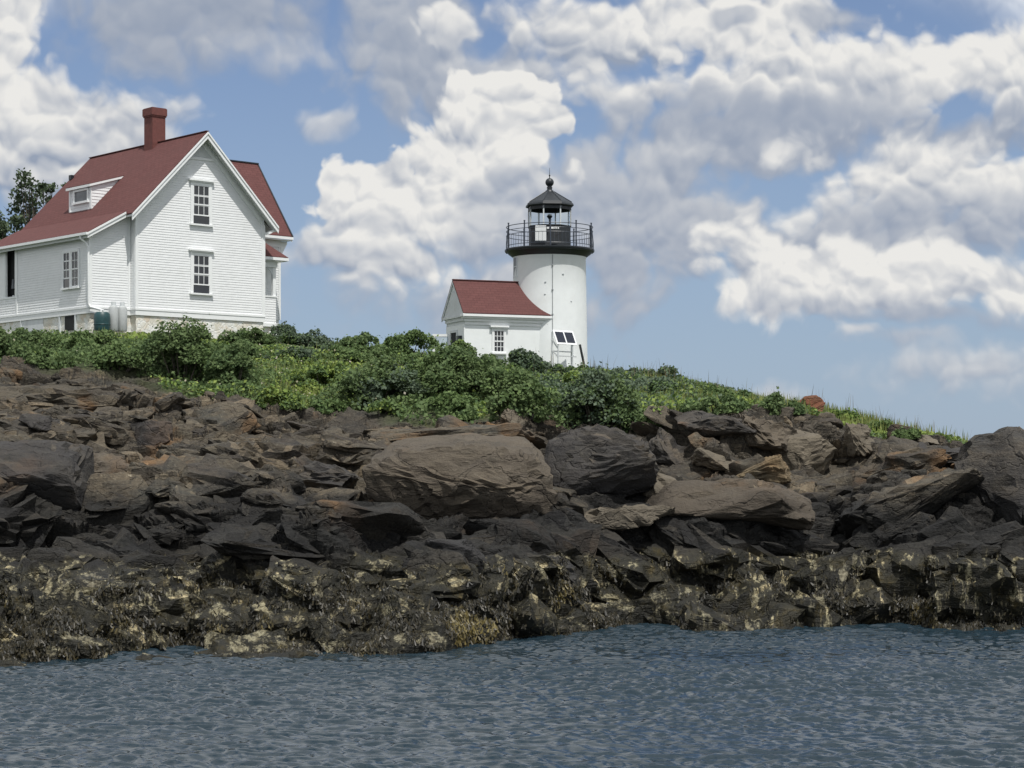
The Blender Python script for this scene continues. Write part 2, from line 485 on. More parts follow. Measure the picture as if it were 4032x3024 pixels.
# ------------------------------------------------------------------ the island
# control columns: photo column (0..2212), rows of: waterline, rock top, crest ground; distances of rock top and crest
CT = np.array([
 #  x    yw    yt   Zt   yc   Zc
 [-900, 1400,  800, 60, 720, 78],
 [-300, 1440,  790, 58, 718, 76],
 [   0, 1432,  792, 57, 716, 75],
 [ 150, 1425,  800, 57, 714, 75],
 [ 300, 1412,  822, 56, 716, 75],
 [ 420, 1410,  852, 55, 722, 75],
 [ 530, 1412,  866, 54, 726, 75],
 [ 600, 1412,  886, 53, 728, 75],
 [ 750, 1412,  906, 52, 740, 76],
 [ 950, 1410,  916, 51, 762, 77],
 [1010, 1402,  912, 51, 770, 77],
 [1100, 1388,  893, 51, 778, 77],
 [1180, 1375,  916, 50, 786, 77],
 [1350, 1362,  926, 50, 796, 76],
 [1420, 1357,  912, 50, 806, 75],
 [1500, 1360,  908, 50, 828, 72],
 [1600, 1363,  892, 50, 854, 69],
 [1640, 1360,  886, 50, 866, 68],
 [1750, 1350,  890, 50, 884, 65],
 [1800, 1348,  918, 51, 896, 63],
 [1900, 1348,  944, 51, 926, 60],
 [2020, 1362,  958, 52, 956, 56],
 [2110, 1365,  985, 52, 984, 55],
 [2212, 1366,  985, 52, 984, 55],
 [2500, 1366,  985, 52, 990, 55],
 [3100, 1370, 1000, 50, 998, 54]], float)
NX1, NR = 1500, [16, 150, 110, 190, 60, 36]
xs = np.concatenate([np.linspace(-900, -40, 110, endpoint=False), np.linspace(-40, 2260, NX1, endpoint=False), np.linspace(2260, 3100, 100)])
col = {k: np.interp(xs, CT[:, 0], CT[:, i + 1]) for i, k in enumerate(['yw', 'yt', 'Zt', 'yc', 'Zc'])}
FD = F / K
zrow = lambda y, Z: CAMZ + (HZ / K - y) / FD * Z
Zw = CAMZ * FD / (col['yw'] - HZ / K)
az_ = (xs - 1106) / FD
# small in/out wobble of the coast so nothing runs straight
wob = fbm(az_ * 40, az_ * 0, 4, 5) * 1.2
col['yc'] = col['yc'] + 13 * np.clip((1900 - xs) / 300, 0, 1)
prof = []   # (Z, z) control polyline per column
Zt, zt = col['Zt'], zrow(col['yt'], col['Zt'])
Zc, zc = col['Zc'], zrow(col['yc'], col['Zc'])
Zm = Zw + (Zt - Zw) * .16 + wob * .5; zm = 1.05 + fbm(az_ * 30, az_ * 0 + 3, 3, 7) * .5
Zn = Zw + (Zt - Zw) * .40 + wob; zn = 2.45 + fbm(az_ * 24, az_ * 0 + 9, 3, 8) * .5
prof = [(Zw - 5, Zw * 0 - 1.4), (Zw, Zw * 0 - .02), (Zm, zm), (Zn, zn), (Zt, zt), (Zc, zc), (Zc + 70, Zc * 0 - 1.5)]
rows_Z = []; rows_z = []; rows_s = []; S0 = 0
for k, n in enumerate(NR):
    (Za, za), (Zb, zb) = prof[k], prof[k + 1]
    t = np.linspace(0, 1, n, endpoint=(k == len(NR) - 1))[:, None]
    rows_Z.append(Za + (Zb - Za) * t); rows_z.append(za + (zb - za) * (t if k < 5 else t ** 1.6)); rows_s.append(k + t[:, 0])
ZZ = np.vstack(rows_Z); zz = np.vstack(rows_z); ss = np.concatenate(rows_s)[:, None] + 0 * ZZ
XX = az_[None, :] * ZZ
# smooth the polyline kinks a little
for _ in range(6):
    zz[1:-1] = .25 * zz[:-2] + .5 * zz[1:-1] + .25 * zz[2:]
sl_ = np.cumsum(np.vstack([np.zeros((1, ZZ.shape[1])), np.hypot(np.diff(ZZ, axis=0), np.diff(zz, axis=0))]), axis=0)
base_z = zz.copy()
rock = np.clip((4.06 - ss + fbm(XX * .7, ZZ * .7, 4, 31) * .22) * 14, 0, 1) * np.clip((ss - .0) * 2, 0, 1)
wx = XX + fbm(XX * .5, sl_ * .5, 3, 11) * 1.2; wy = sl_ + fbm(XX * .5, sl_ * .5, 3, 12) * 1.2
left = np.clip((1000 - (xs[None, :] + 0 * XX)) / 500, 0, 1)
# first pass: big blocks and swells
big, e1 = facet(wx, wy, 3.2, 2.0, .35, 41, 1.1, .20)
med, e2 = facet(wx, wy, 1.55, .85, -.25, 51, 1.3, .22)
lum = fbm(XX * .35, sl_ * .4, 3, 81)
disp = big * .95 + med * (.42 + .12 * left) + lum * .7 - .16 * np.clip(1 - e1 / .10, 0, 1)
dn = np.stack([fbm(XX * .3, sl_ * .3, 2, 95) * .5, -.62 + 0 * XX, .68 + 0 * XX], -1)
edge = np.clip((ss - .6) / .6, 0, 1)
amp = rock * (.22 + .78 * edge) * np.clip((4.2 - ss) * 2.2, .25, 1)
soil = fbm(XX * .35, ZZ * .35, 4, 101) * .7 * (1 - rock) * np.clip((5.2 - ss), 0, 1)
P_ = np.stack([XX, ZZ, zz + soil], -1) + dn * (disp * amp)[..., None]
# resample every column evenly along its own surface, so steep faces get as many rows as flat ones
wgt = np.interp(ss[:-1], [0, .9, 1.0, 4.0, 4.2, 5.2, 5.4, 6], [.3, .5, 1.1, 1., .5, .35, .05, .03])
inc = np.linalg.norm(np.diff(P_, axis=0), axis=-1) * wgt
kr = np.hanning(61); kr /= kr.sum()          # neighbouring columns share nearly the same spacing
inc = np.apply_along_axis(lambda r_: np.convolve(np.pad(r_, 30, 'edge'), kr, 'valid'), 1, inc)
inc = .8 * inc + .2 * inc.mean(axis=1, keepdims=True)
cum = np.vstack([np.zeros((1, P_.shape[1])), np.cumsum(inc, axis=0)])
NH = 680
Q_ = np.empty((NH, P_.shape[1], 3)); ss2 = np.empty((NH, P_.shape[1])); rk2 = ss2.copy()
for j in range(P_.shape[1]):
    t = np.linspace(0, cum[-1, j], NH)
    for c_ in range(3): Q_[:, j, c_] = np.interp(t, cum[:, j], P_[:, j, c_])
    ss2[:, j] = np.interp(t, cum[:, j], ss[:, j]); rk2[:, j] = np.interp(t, cum[:, j], rock[:, j])
P_, ss, rock = Q_, ss2, rk2
XX, ZZ = P_[..., 0], P_[..., 1]
left = np.clip((1000 - (xs[None, :] + 0 * XX)) / 500, 0, 1)
def normals(P):
    n = np.cross(np.gradient(P, axis=1), np.gradient(P, axis=0)); return n / (np.linalg.norm(n, axis=-1, keepdims=True) + 1e-9)
def blur(a):
    for k in (1, 2, 4, 8, 12, 6):
        b = a.copy()
        b[k:] += a[:-k]; b[:-k] += a[k:]; b[:k] += a[:k]; b[-k:] += a[-k:]
        a = b.copy(); a[:, k:] += b[:, :-k]; a[:, :-k] += b[:, k:]; a[:, :k] += b[:, :k]; a[:, -k:] += b[:, -k:]
        a = a / 9
    return a
def upshore(P): return P[..., 2] * 1.45 + P[..., 1] * .55
for pas in (0, 1):
    nn_ = blur(normals(P_)); nn_ /= np.linalg.norm(nn_, axis=-1, keepdims=True) + 1e-9; X_, V_ = P_[..., 0], upshore(P_)
    wX = X_ + fbm(X_ * 1.1, V_ * 1.1, 3, 11) * .5; wV = V_ + fbm(X_ * .9, V_ * .9, 3, 12) * .5
    am = rock * np.clip((ss - .9) / .5, .25, 1)
    if pas == 0:
        m1, f1 = facet(wX, wV, .95, .48, -.30, 151, 1.2, .22)
        m2, f2 = facet(wX, wV, .70, .50, .65, 157, 1.2, .22)
        # bedding: stacked plates that overhang a little, phase broken from block to block
        ph, _ = facet(wX, wV, 2.1, 1.0, .2, 163, 0., .05)
        thick = .20 + .10 * left
        lc = (P_[..., 2] * 1.2 + P_[..., 1] * .22 - P_[..., 0] * (.14 - .40 * (1 - left)) + fbm(X_ * .7, V_ * .7, 4, 167) * .9) / thick + ph * 3
        fr_ = lc - np.floor(lc); lay = np.where(fr_ < .8, fr_ / .8, (1 - fr_) / .2) - .5
        rnd = _h(np.floor(lc), np.floor(wX * .55 + _h(np.floor(lc), 0 * lc, 5) * 7), 171)
        d_ = m1 * (.15 + .08 * left) + m2 * .10 + lay * rnd * (.06 + .16 * left) - .05 * np.clip(1 - f1 / .12, 0, 1)
    else:
        m1, f1 = facet(wX, wV, .34, .15, .12, 181, 1.3, .25)
        m2, f2 = facet(X_, V_, .17, .085, -.35, 191, 1.3, .3)
        d_ = m1 * (.025 + .025 * left) + m2 * .012 - .010 * np.clip(1 - f1 / .15, 0, 1) + fbm(X_ * 7, V_ * 9, 3, 91) * .022
    P_ = P_ + nn_ * (d_ * am)[..., None] * np.sign(nn_[..., 2:3].mean())
XX, ZZ = P_[..., 0], P_[..., 1]
hh, ww = ZZ.shape
idx = np.arange(hh * ww).reshape(hh, ww)
Fc = np.stack([idx[:-1, :-1], idx[:-1, 1:], idx[1:, 1:], idx[1:, :-1]], -1).reshape(-1, 4)

def rockcolor(q, p):
    """shared colour network: p = world position"""
    z = q.n('ShaderNodeSeparateXYZ', {0: p}).outputs[2]
    st = q.n('ShaderNodeMapping', {0: p, 'Rotation': (0, .25, .1), 'Scale': (.6, .6, 2.2)}).outputs[0]
    n1 = q.noise(st, .55, 6, .6, .4); n2 = q.noise(st, 2.6, 6, .65, .3); n3 = q.noise(p, 14., 4, .7)
    c = q.ramp(n1, [(.30, (.034, .031, .028)), (.44, (.066, .056, .045)), (.55, (.098, .080, .061)), (.64, (.056, .054, .049)), (.76, (.082, .068, .053))])
    c = q.mix(q.mr(n2, .50, .72, 0., .7), c, (.125, .110, .088))
    c = q.mix(q.mr(n2, .46, .28, 0., .75), c, (.040, .036, .034))
    c = q.mix(q.mr(n3, .48, .72, 0., .5), c, (.17, .150, .120))
    c = q.mix(q.mr(q.noise(st, 7., 5, .7), .50, .30, 0., .7), c, (.035, .033, .032))
    c = q.mix(q.mr(q.noise(p, 9., 6, .8), .56, .66, 0., .55), c, (.20, .18, .15))
    c = q.mix(q.mr(q.noise(p, 11., 6, .8), .46, .38, 0., .6), c, (.022, .021, .021))
    li = q.noise(p, 5.5, 5, .75)
    c = q.mix(q.mr(li, .66, .72, 0., .75), c, (.33, .30, .25))       # pale lichen and quartz
    orr = q.noise(p, .42, 5, .6)
    c = q.mix(q.mr(orr, .57, .68, 0., .65), c, (.17, .095, .045))     # rusty patches
    # black lichen belt above the tide, its border ragged
    jz = q.math('ADD', z, q.math('MULTIPLY', q.math('SUBTRACT', q.noise(p, .5, 5, .6), .5), 2.2))
    blk = q.mr(jz, 2.95, 2.35, 0., 1.)
    c = q.mix(q.math('MULTIPLY', blk, .88), c, q.mix(q.mr(n3, .4, .7), (.0095, .0098, .0105), (.024, .024, .0245)))
    # barnacle belt and weed belt
    jb = q.math('ADD', z, q.math('MULTIPLY', q.math('SUBTRACT', q.noise(p, .9, 4, .6), .5), 1.0))
    bn = q.math('MULTIPLY', q.mr(jb, 1.5, 1.38, 0., 1.), q.mr(q.mix(q.mr(q.n('ShaderNodeSeparateXYZ', {0: p}).outputs[0], 1.5, 5.), q.noise(q.n('ShaderNodeMapping', {0: p, 'Rotation': (0, .5, 0), 'Scale': (1.1, 1., 1.5)}).outputs[0], 1.9, 8, .78), q.noise(q.n('ShaderNodeMapping', {0: p, 'Scale': (2.6, 1.2, .55)}).outputs[0], 1.5, 7, .72))
                , q.mr(q.n('ShaderNodeSeparateXYZ', {0: p}).outputs[0], -1., -6., .53, .515), q.mr(q.n('ShaderNodeSeparateXYZ', {0: p}).outputs[0], -1., -6., .60, .58)))
    wet = q.mr(jb, 1.55, 1.3, 0., 1.)
    wc_ = q.ramp(q.noise(p, 3.0, 6, .7), [(.35, (.010, .010, .008)), (.55, (.022, .020, .012)), (.72, (.060, .046, .016))])
    c = q.mix(wet, c, wc_)
    c = q.mix(q.math('MULTIPLY', bn, .85), c, q.mix(q.mr(n3, .35, .65), (.15, .125, .075), (.44, .395, .27)))
    isl = q.n('ShaderNodeNewGeometry').outputs['Random Per Island']
    c = q.mix(1., c, q.ramp(isl, [(0., (.58, .59, .61)), (.35, (.77, .79, .76)), (.75, (.98, .98, .90)), (1., (1.60, 1.52, 1.32))]), 'MULTIPLY')
    return c, n2, n3, wet
def rockmat(name='shore_rock', tint=None, k=.6):
    m, t, b = newmat(name); q = NB(t); p = q.pos()
    c, n2, n3, wet = rockcolor(q, p)
    if tint: c = q.mix(q.mr(q.noise(p, 1.3, 5, .6), .25, .6, .3, k), c, tint)
    q.link(c, b.inputs['Base Color'])
    b.inputs['Specular IOR Level'].default_value = .3
    q.link(q.mr(wet, 0., 1., .88, .5), b.inputs['Roughness'])
    wq = q.n('ShaderNodeVectorMath', {0: p, 1: q.n('ShaderNodeVectorMath', {0: q.n('ShaderNodeTexNoise', {'Vector': p, 'Scale': 1.1, 'Detail': 4.}).outputs['Color'], 1: (1.4, 1.4, 1.4)}, operation='MULTIPLY').outputs[0]}, operation='ADD').outputs[0]
    cr = q.n('ShaderNodeTexVoronoi', {'Vector': q.n('ShaderNodeMapping', {0: wq, 'Rotation': (.3, .4, .2), 'Scale': (.6, 1., 2.2)}).outputs[0], 'Scale': .8}, feature='DISTANCE_TO_EDGE').outputs['Distance']
    h = q.math('ADD', q.math('MULTIPLY', n3, .5), q.math('MULTIPLY', n2, 1.2))
    h = q.math('ADD', h, q.mr(cr, 0., .03, -.35, 0.))
    q.link(q.bump(h, .9, .10), b.inputs['Normal'])
    return m, t, b, q, c
MAT['rock'] = rockmat()[0]
def shoremat():
    m, t, b, q, c = rockmat('shore_and_turf')
    a = q.n('ShaderNodeAttribute', attribute_name='rock').outputs['Fac']
    g = q.ramp(q.noise(q.pos(), 1.2, 6, .65), [(.3, (.030, .045, .018)), (.55, (.060, .075, .028)), (.75, (.11, .105, .05))])
    q.link(q.mix(a, g, c), b.inputs['Base Color'])
    return m
MAT['shore'] = shoremat()
shore = np_mesh('rocky_shore', P_.reshape(-1, 3), Fc, 'shore', attrs={'rock': rock})
tag(shore, kind='structure')
shore.data.shade_smooth()
shore.data.set_sharp_from_angle(angle=math.radians(28))

def ground(x, y):
    """height of the land under (x, y)"""
    px = 1106 + x / y * FD
    j = np.clip(np.searchsorted(xs, px), 1, len(xs) - 1)
    Zcol = P_[:, j, 1]; zcol = P_[:, j, 2]
    o = np.argsort(Zcol)
    return float(np.interp(y, Zcol[o], zcol[o]))

# ------------------------------------------------------------------ angular blocks
ycol = HZ / K - (P_[:, :, 2] - CAMZ) / P_[:, :, 1] * FD      # photo row of every terrain point
ROCKS = []
def surfZ(x, y, lo=40):
    """distance at which the land is first met when looking at photo position (x, y)"""
    j = int(np.clip(np.searchsorted(xs, x), 1, len(xs) - 1))
    r_ = np.nonzero(ycol[lo:, j] <= y)[0]
    k = (r_[0] + lo) if len(r_) else len(ss) - 60
    return float(P_[k, j, 1])
def hullrock(rs, npts, box=.55, cuts=3, soft=1, pts=None):
    """unit-size fractured block: convex hull, subdivided; returns (verts, tris)"""
    g = rs.normal(size=(npts, 3)); g /= np.abs(g).max(axis=1)[:, None] ** box * np.linalg.norm(g, axis=1)[:, None] ** (1 - box)
    if pts is not None: g = np.array(pts)
    bm = bmesh.new(); vs = [bm.verts.new(p) for p in g]
    r_ = bmesh.ops.convex_hull(bm, input=vs)
    bmesh.ops.delete(bm, geom=[e for e in set(r_['geom_interior']) | set(r_['geom_unused']) if isinstance(e, bmesh.types.BMVert)], context='VERTS')
    bmesh.ops.subdivide_edges(bm, edges=bm.edges[:], cuts=cuts, use_grid_fill=True)
    bmesh.ops.triangulate(bm, faces=bm.faces[:])
    for _ in range(soft): bmesh.ops.smooth_vert(bm, verts=bm.verts[:], factor=.35, use_axis_x=True, use_axis_y=True, use_axis_z=True)
    bm.verts.ensure_lookup_table(); bm.verts.index_update()
    v = np.array([q_.co[:] for q_ in bm.verts]); f = np.array([[q_.index for q_ in fc.verts] for fc in bm.faces]); bm.free()
    return v, f
def chip(v, dims, rs, amt):
    """roughen a block whose size is dims (metres)"""
    w = v * dims
    a = w @ rs.normal(size=3) * 1.4 + 5; b = w @ rs.normal(size=3) * 1.4 + 9
    n = v / (np.linalg.norm(v, axis=1)[:, None] + 1e-6)
    f1, e1_ = facet(a * 1.3, b * 1.3, .55, .28, .3, rs.randint(999), 1.2, .2)
    f0, e0 = facet(a * .8 + 3, b * .8, .95, .42, -.4, rs.randint(999), 1.3, .12)
    big_ = min(1., dims[0] / 1.2)
    d = f0 * amt * 1.5 * big_ - amt * .8 * big_ * np.clip(1 - e0 / .07, 0, 1) + f1 * amt + fbm(a * 3, b * 3 + w[:, 2] * 4, 3, rs.randint(99)) * amt * 1.1
    return w + n * d[:, None]
def rotm(rx, ry, rz):
    return np.array(Matrix.Rotation(rz, 3, 'Z') @ Matrix.Rotation(ry, 3, 'Y') @ Matrix.Rotation(rx, 3, 'X'))
RB = np.random.RandomState(77)
TPL = [hullrock(RB, n_, .80, 3, 1) for n_ in (12, 14, 16, 18, 20, 22, 13, 17, 24, 15, 19, 28)]
bi, bj = np.nonzero((ss > .98) & (ss < 4.02) & (XX / ZZ > -.34) & (XX / ZZ < .34))
cell = (np.abs(np.gradient(XX, axis=1)) * np.linalg.norm(np.gradient(P_, axis=0), axis=-1))[bi, bj]
# room left for the boulders that are modelled one by one
KEEP_CLEAR = [(1300, 1025, 135, 105), (1000, 1060, 200, 95), (1712, 985, 80, 70), (1548, 990, 70, 45), (1955, 1090, 150, 65), (2195, 1070, 110, 140),
              (1565, 1100, 140, 60), (826, 1050, 60, 50), (330, 960, 55, 55), (1751, 885, 35, 30), (60, 1100, 120, 110)]
def blocks(n, wr, asp_h, asp_d, zone, seed, amt, sink=.25, tilt=12):
    rs = np.random.RandomState(seed)
    pp = P_[bi, bj]; px_ = 1106 + pp[:, 0] / pp[:, 1] * FD
    py_ = ycol[bi, bj]; exc = np.ones(len(pp))
    for ex, ey, rx_, ry_ in KEEP_CLEAR: exc *= np.hypot((px_ - ex) / (rx_ * .85 + 22 * wr[0]), (py_ - ey) / (ry_ * .8 + 8 * wr[0])) > 1
    wgt_ = exc * cell * zone(px_, pp[:, 2], ss[bi, bj]); ks = rs.choice(len(bi), n, p=wgt_ / wgt_.sum())
    V_all, F_all, off_ = [], [], 0
    for k in ks:
        c = pp[k]; x = px_[k]
        w = wr[0] * (wr[1] / wr[0]) ** (rs.rand() ** 1.6)
        dims = np.array([w, w * rs.uniform(*asp_d), w * rs.uniform(*asp_h)]) / 2
        dip = np.interp(x, [0, 700, 1100, 1350, 1500, 1700, 1850, 2212], [4, 10, 0, 18, 24, 10, -26, -14])
        # local slope keeps blocks lying on the land
        j = bj[k]; i = bi[k]; i2 = min(i + 12, len(ss) - 1); i1 = max(i - 12, 0)
        slope = math.atan2(P_[i2, j, 2] - P_[i1, j, 2], P_[i2, j, 1] - P_[i1, j, 1])
        R = rotm(slope * .6 + math.radians(rs.normal() * tilt - 6), math.radians(dip + rs.normal() * tilt), math.radians(rs.normal() * 28))
        v, f = TPL[rs.randint(len(TPL))]
        fl = rs.choice([-1, 1], 3); v = v * fl; f = f if fl.prod() > 0 else f[:, ::-1]
        v = chip(v, dims, rs, amt * w ** .5) @ R.T + c + np.array([0, dims[1] * .5, -dims[2] * sink])
        V_all.append(v); F_all.append(f + off_); off_ += len(v)
    return np.vstack(V_all), np.vstack(F_all)
Lf = lambda x: np.clip((1050 - x) / 400, 0, 1)
sets = [
 (150, (1.5, 3.6), (.32, .55), (.6, 1.0), lambda x, z, s_: (z > 1.2) * (s_ < 3.5) * (.25 + .9 * (1 - Lf(x))), 1, .09, .45, 9),
 (420, (.7, 1.7), (.28, .60), (.6, 1.1), lambda x, z, s_: (z > 1.0) * (s_ < 3.72 - .2 * (x > 1300)), 2, .06, .25, 14),
 (900, (.35, 1.3), (.13, .28), (.6, 1.1), lambda x, z, s_: (z > 1.9) * (s_ < 3.9) * (.12 + Lf(x)), 3, .035, .15, 8),
 (260, (1.0, 2.8), (.14, .26), (.6, .9), lambda x, z, s_: (z > 1.3) * (s_ < 3.5) * 1., 6, .06, .35, 5),
 (520, (.22, .60), (.3, .8), (.6, 1.1), lambda x, z, s_: (z > 1.6) * (s_ < 3.95) * 1., 4, .035, .1, 22),
 (260, (.6, 2.2), (.4, .75), (.5, .9), lambda x, z, s_: (z < 1.5) * (z > -.1) * 1., 5, .07, .25, 14),
]
VB, FB_, o_ = [], [], 0
for (n_, wr, ah, ad, zn_, sd_, am_, sk_, tl_) in sets:
    v, f = blocks(n_, wr, ah, ad, zn_, sd_, am_, sk_, tl_)
    VB.append(v); FB_.append(f + o_); o_ += len(v)
VB = np.vstack(VB); FB_ = np.vstack(FB_)
rb_ = np_mesh('fractured_bedrock', VB, FB_, 'rock')
tag(rb_, kind='structure')
rb_.data.shade_smooth(); rb_.data.set_sharp_from_angle(angle=math.radians(26))
ROCKS.append(VB)

def boulder(x, y, Z, w, h, d, label, seed=0, mat='rock', rot=(0, 0, 0), cuts=9, rough=.06, name='boulder', flat=.6, sub=6, strata=0., pts=None, Zf=None, ys=None):
    """x,y photo position of the middle; w,h,d metres"""
    rs = np.random.RandomState(seed)
    if pts is not None:
        # outline given as photo position and distance in front of (-) or behind (+) the centre
        pts = [((px_ - x) / FD * Z / (w / 2), dy_ / (d / 2), (y - py_) / FD * Z / (h / 2)) for px_, py_, dy_ in pts]
    v, f = hullrock(rs, 24 if flat > .65 else 15, .65 if flat > .65 else .8, 7, 2 if pts is None else 3, pts)
    v = chip(v, np.array([w, d, h]) / 2 * 1.04, rs, rough * 1.3)
    if strata:
        n_ = v / (np.linalg.norm(v, axis=1)[:, None] + 1e-6)
        v = v + n_ * (strata * (vnoise(v[:, 2] * 9 + v[:, 0] * .5, v[:, 0] * .4, seed) - .5))[:, None]
    Zs_ = Zf or surfZ(x, ys or y) + d * .16; sc = Zs_ / Z
    o = np_mesh(name, v * sc, f, mat)
    o.location = PD(x, y, Zs_); o.rotation_euler = [math.radians(r) for r in rot]
    o.data.shade_smooth(); o.data.set_sharp_from_angle(angle=math.radians(26))
    bpy.context.view_layer.update()
    ROCKS.append(np.array([(o.matrix_world @ q_.co)[:] for q_ in o.data.vertices]))
    tag(o, label, 'boulder' if name == 'boulder' else name.replace('_', ' '))
    return o
MAT['rock_dark'] = rockmat('dark_grey_rock', (.042, .041, .042), .65)[0]
MAT['rock_brown'] = rockmat('warm_brown_rock', (.125, .102, .076), .55)[0]
MAT['rock_tan'] = rockmat('yellowish_rock', (.20, .15, .085), .7)[0]
MAT['rock_red'] = rockmat('rust_red_rock', (.17, .065, .035), .9)[0]
MAT['rock_pale'] = rockmat('pale_grey_brown_rock', (.185, .158, .118), .6)[0]
boulder(1300, 1015, 46.5, 2.75, 2.0, 2.4, 'big dark grey overhanging boulder with a smooth domed top in the middle of the shore', 3, 'rock_dark', (0, 0, 0), 7, .045, ys=1080,
        pts=[(1205, 1078, -.45), (1250, 1035, -.62), (1320, 985, -.66), (1385, 955, -.5), (1412, 1002, -.45), (1188, 1114, .35), (1426, 1047, .2), (1310, 1086, .3),
             (1172, 1020, -.1), (1192, 955, .1), (1240, 930, .35), (1290, 922, .5), (1345, 930, .4), (1390, 962, .2), (1180, 1100, 2.4), (1420, 1040, 2.4), (1200, 950, 2.4), (1390, 960, 2.4)])
boulder(50, 1085, 44.5, 2.6, 2.4, 2.6, 'dark overhanging rock at the left edge with deep shade beneath it', 4, 'rock_dark', (0, 0, 0), 6, .06, ys=1130,
        pts=[(-70, 1040, -.7), (60, 1030, -.8), (150, 1018, -.6), (168, 1062, -.5), (-70, 1205, .9), (120, 1198, .8), (152, 1150, .7), (-70, 965, .3), (80, 955, .4), (150, 985, .2),
             (-70, 965, 2.6), (150, 965, 2.6), (150, 1180, 2.6), (-70, 1200, 2.6)])
boulder(1000, 1055, 47, 4.6, 2.1, 2.6, 'huge rounded red-brown slab left of the dark overhanging boulder', 8, 'rock_brown', (0, 0, 0), 6, .05, ys=1120,
        pts=[(785, 1012, -.1), (865, 985, -.2), (960, 968, -.1), (1060, 966, -.1), (1150, 985, -.2), (1192, 1030, -.3), (1196, 1110, -.2), (1120, 1150, .1), (960, 1142, .1), (880, 1100, -.1),
             (800, 1072, .1), (960, 1050, -.55), (1080, 1045, -.6), (1130, 1080, -.5), (900, 1040, -.4), (840, 950, 2.4), (1000, 935, 2.4), (1140, 945, 2.4), (850, 1120, 2.4), (1150, 1120, 2.4)])
boulder(990, 955, 50, 4.4, 1.0, 3.0, 'long low grey ledge above the huge rounded brown slab', 12, 'rock', (0, 2, 0), 8, .06)
boulder(826, 1046, 46, 1.15, 1.0, 1.5, 'blocky yellowish rock at the left end of the huge brown slab', 21, 'rock_tan', (0, 6, 10), 10, .07, strata=.06)
boulder(1120, 918, 50.5, 1.0, .62, 1.2, 'knobbly pale outcrop poking up under the big green bush', 31, 'rock_pale', (0, 20, 0), 12, .10)
boulder(330, 956, 48, 1.05, 1.05, 1.2, 'dark square-faced boulder sunk in the left slope', 41, 'rock_dark', (0, 0, 20), 12, .05)
boulder(100, 922, 47, 1.1, .45, 1.5, 'dark wedge of rock jutting from the upper left slope', 43, 'rock_dark', (0, 14, 0), 12, .06)
boulder(600, 1000, 46, 3.4, 1.0, 2.4, 'broad layered ledge in the middle of the left slope', 47, 'rock', (0, 5, 0), 12, .09, strata=.14)
boulder(120, 880, 52, 4.6, 1.2, 3.0, 'long layered ledge under the bushes at the left edge', 48, 'rock', (0, 4, 0), 12, .09, strata=.14)
boulder(710, 1050, 45.5, 1.4, 1.3, 1.6, 'dark split boulder left of the yellowish rock', 49, 'rock_dark', (0, -18, 0), 12, .08)
boulder(210, 1025, 45, 2.2, .9, 1.8, 'jagged brown slab low on the left slope', 53, 'rock_brown', (0, 12, 0), 12, .09, strata=.1)
boulder(1450, 985, 46.5, 1.15, 1.0, 1.6, 'dark layered rock dipping right beside the overhanging boulder', 61, 'rock_dark', (0, 34, 0), 10, .07, strata=.1)
boulder(1548, 988, 46.4, 1.1, .62, 1.2, 'small lens-shaped rock with a bright top wedged in a dark hollow', 67, 'rock_pale', (0, 12, 0), 8, .05)
boulder(1540, 925, 49, 2.0, .55, 2.2, 'dark arched ledge roofing the hollow on the right', 71, 'rock_dark', (0, 8, 0), 9, .06)
boulder(1712, 985, 46.5, 1.75, 1.35, 1.8, 'large tan-brown tilted slab with a rounded right shoulder', 73, 'rock_pale', (0, 24, 0), 7, .05)
boulder(1650, 945, 48.5, 1.5, .8, 1.6, 'brown block leaning behind the large tan-brown slab', 75, 'rock_brown', (0, 18, 0), 10, .07)
boulder(1751, 882, 52, .72, .60, .6, 'rust-red boulder perched on the skyline among the shrubs', 79, 'rock_red', (0, 0, 15), 10, .06, flat=.6, Zf=52)
boulder(1640, 1022, 45.5, 1.3, .65, 1.2, 'orange-stained rock below the large tan-brown slab', 83, 'rock_tan', (0, -10, 0), 8, .06)
boulder(1570, 1090, 44.5, 3.8, 1.0, 2.6, 'wide smooth brown slab below the dark hollow', 87, 'rock_brown', (0, 3, 0), 8, .055, flat=.68)
boulder(1345, 1125, 44.5, 2.4, .75, 2.0, 'cracked pale slab right below the overhanging boulder', 89, 'rock_pale', (0, -14, 0), 9, .05)
boulder(1440, 1060, 45.3, .9, .6, 1.0, 'small pinkish block between the overhanging boulder and the brown slab', 91, 'rock_pale', (0, 20, 0), 10, .06)
boulder(1960, 1090, 44.5, 3.6, .95, 2.2, 'long grey-brown slab rising to the right', 93, 'rock', (0, -20, 0), 8, .06, flat=.68)
boulder(1880, 1010, 47, 1.7, .45, 1.4, 'narrow tilted slab above the long rising slab', 95, 'rock_brown', (0, -30, 0), 9, .05)
boulder(2020, 985, 48.5, 1.8, .55, 1.6, 'dark craggy ledge on the right skyline', 97, 'rock_dark', (0, -10, 0), 12, .09, strata=.1)
boulder(1985, 953, 51.5, .95, .32, 1.2, 'flat-topped ledge at the end of the green slope', 99, 'rock_pale', (0, -3, 0), 9, .05)
boulder(1850, 950, 49.5, .8, .8, 1.0, 'upright pale block below the green slope on the right', 101, 'rock_pale', (0, 16, 0), 11, .06)
boulder(2195, 1062, 43.5, 2.3, 2.7, 2.6, 'massive dark rounded outcrop at the right edge', 103, 'rock_dark', (0, -8, 0), 9, .06, flat=.68)
boulder(2290, 1080, 45, 2.8, 3.0, 3.0, 'tall brown outcrop beyond the right edge', 104, 'rock_brown', (0, 0, 0), 9, .06, flat=.68)
boulder(95, 1300, 36.6, 1.25, 1.6, 1.6, 'barnacled pyramid-shaped rock at the waterline on the left', 111, 'rock', (0, -22, 0), 10, .08)
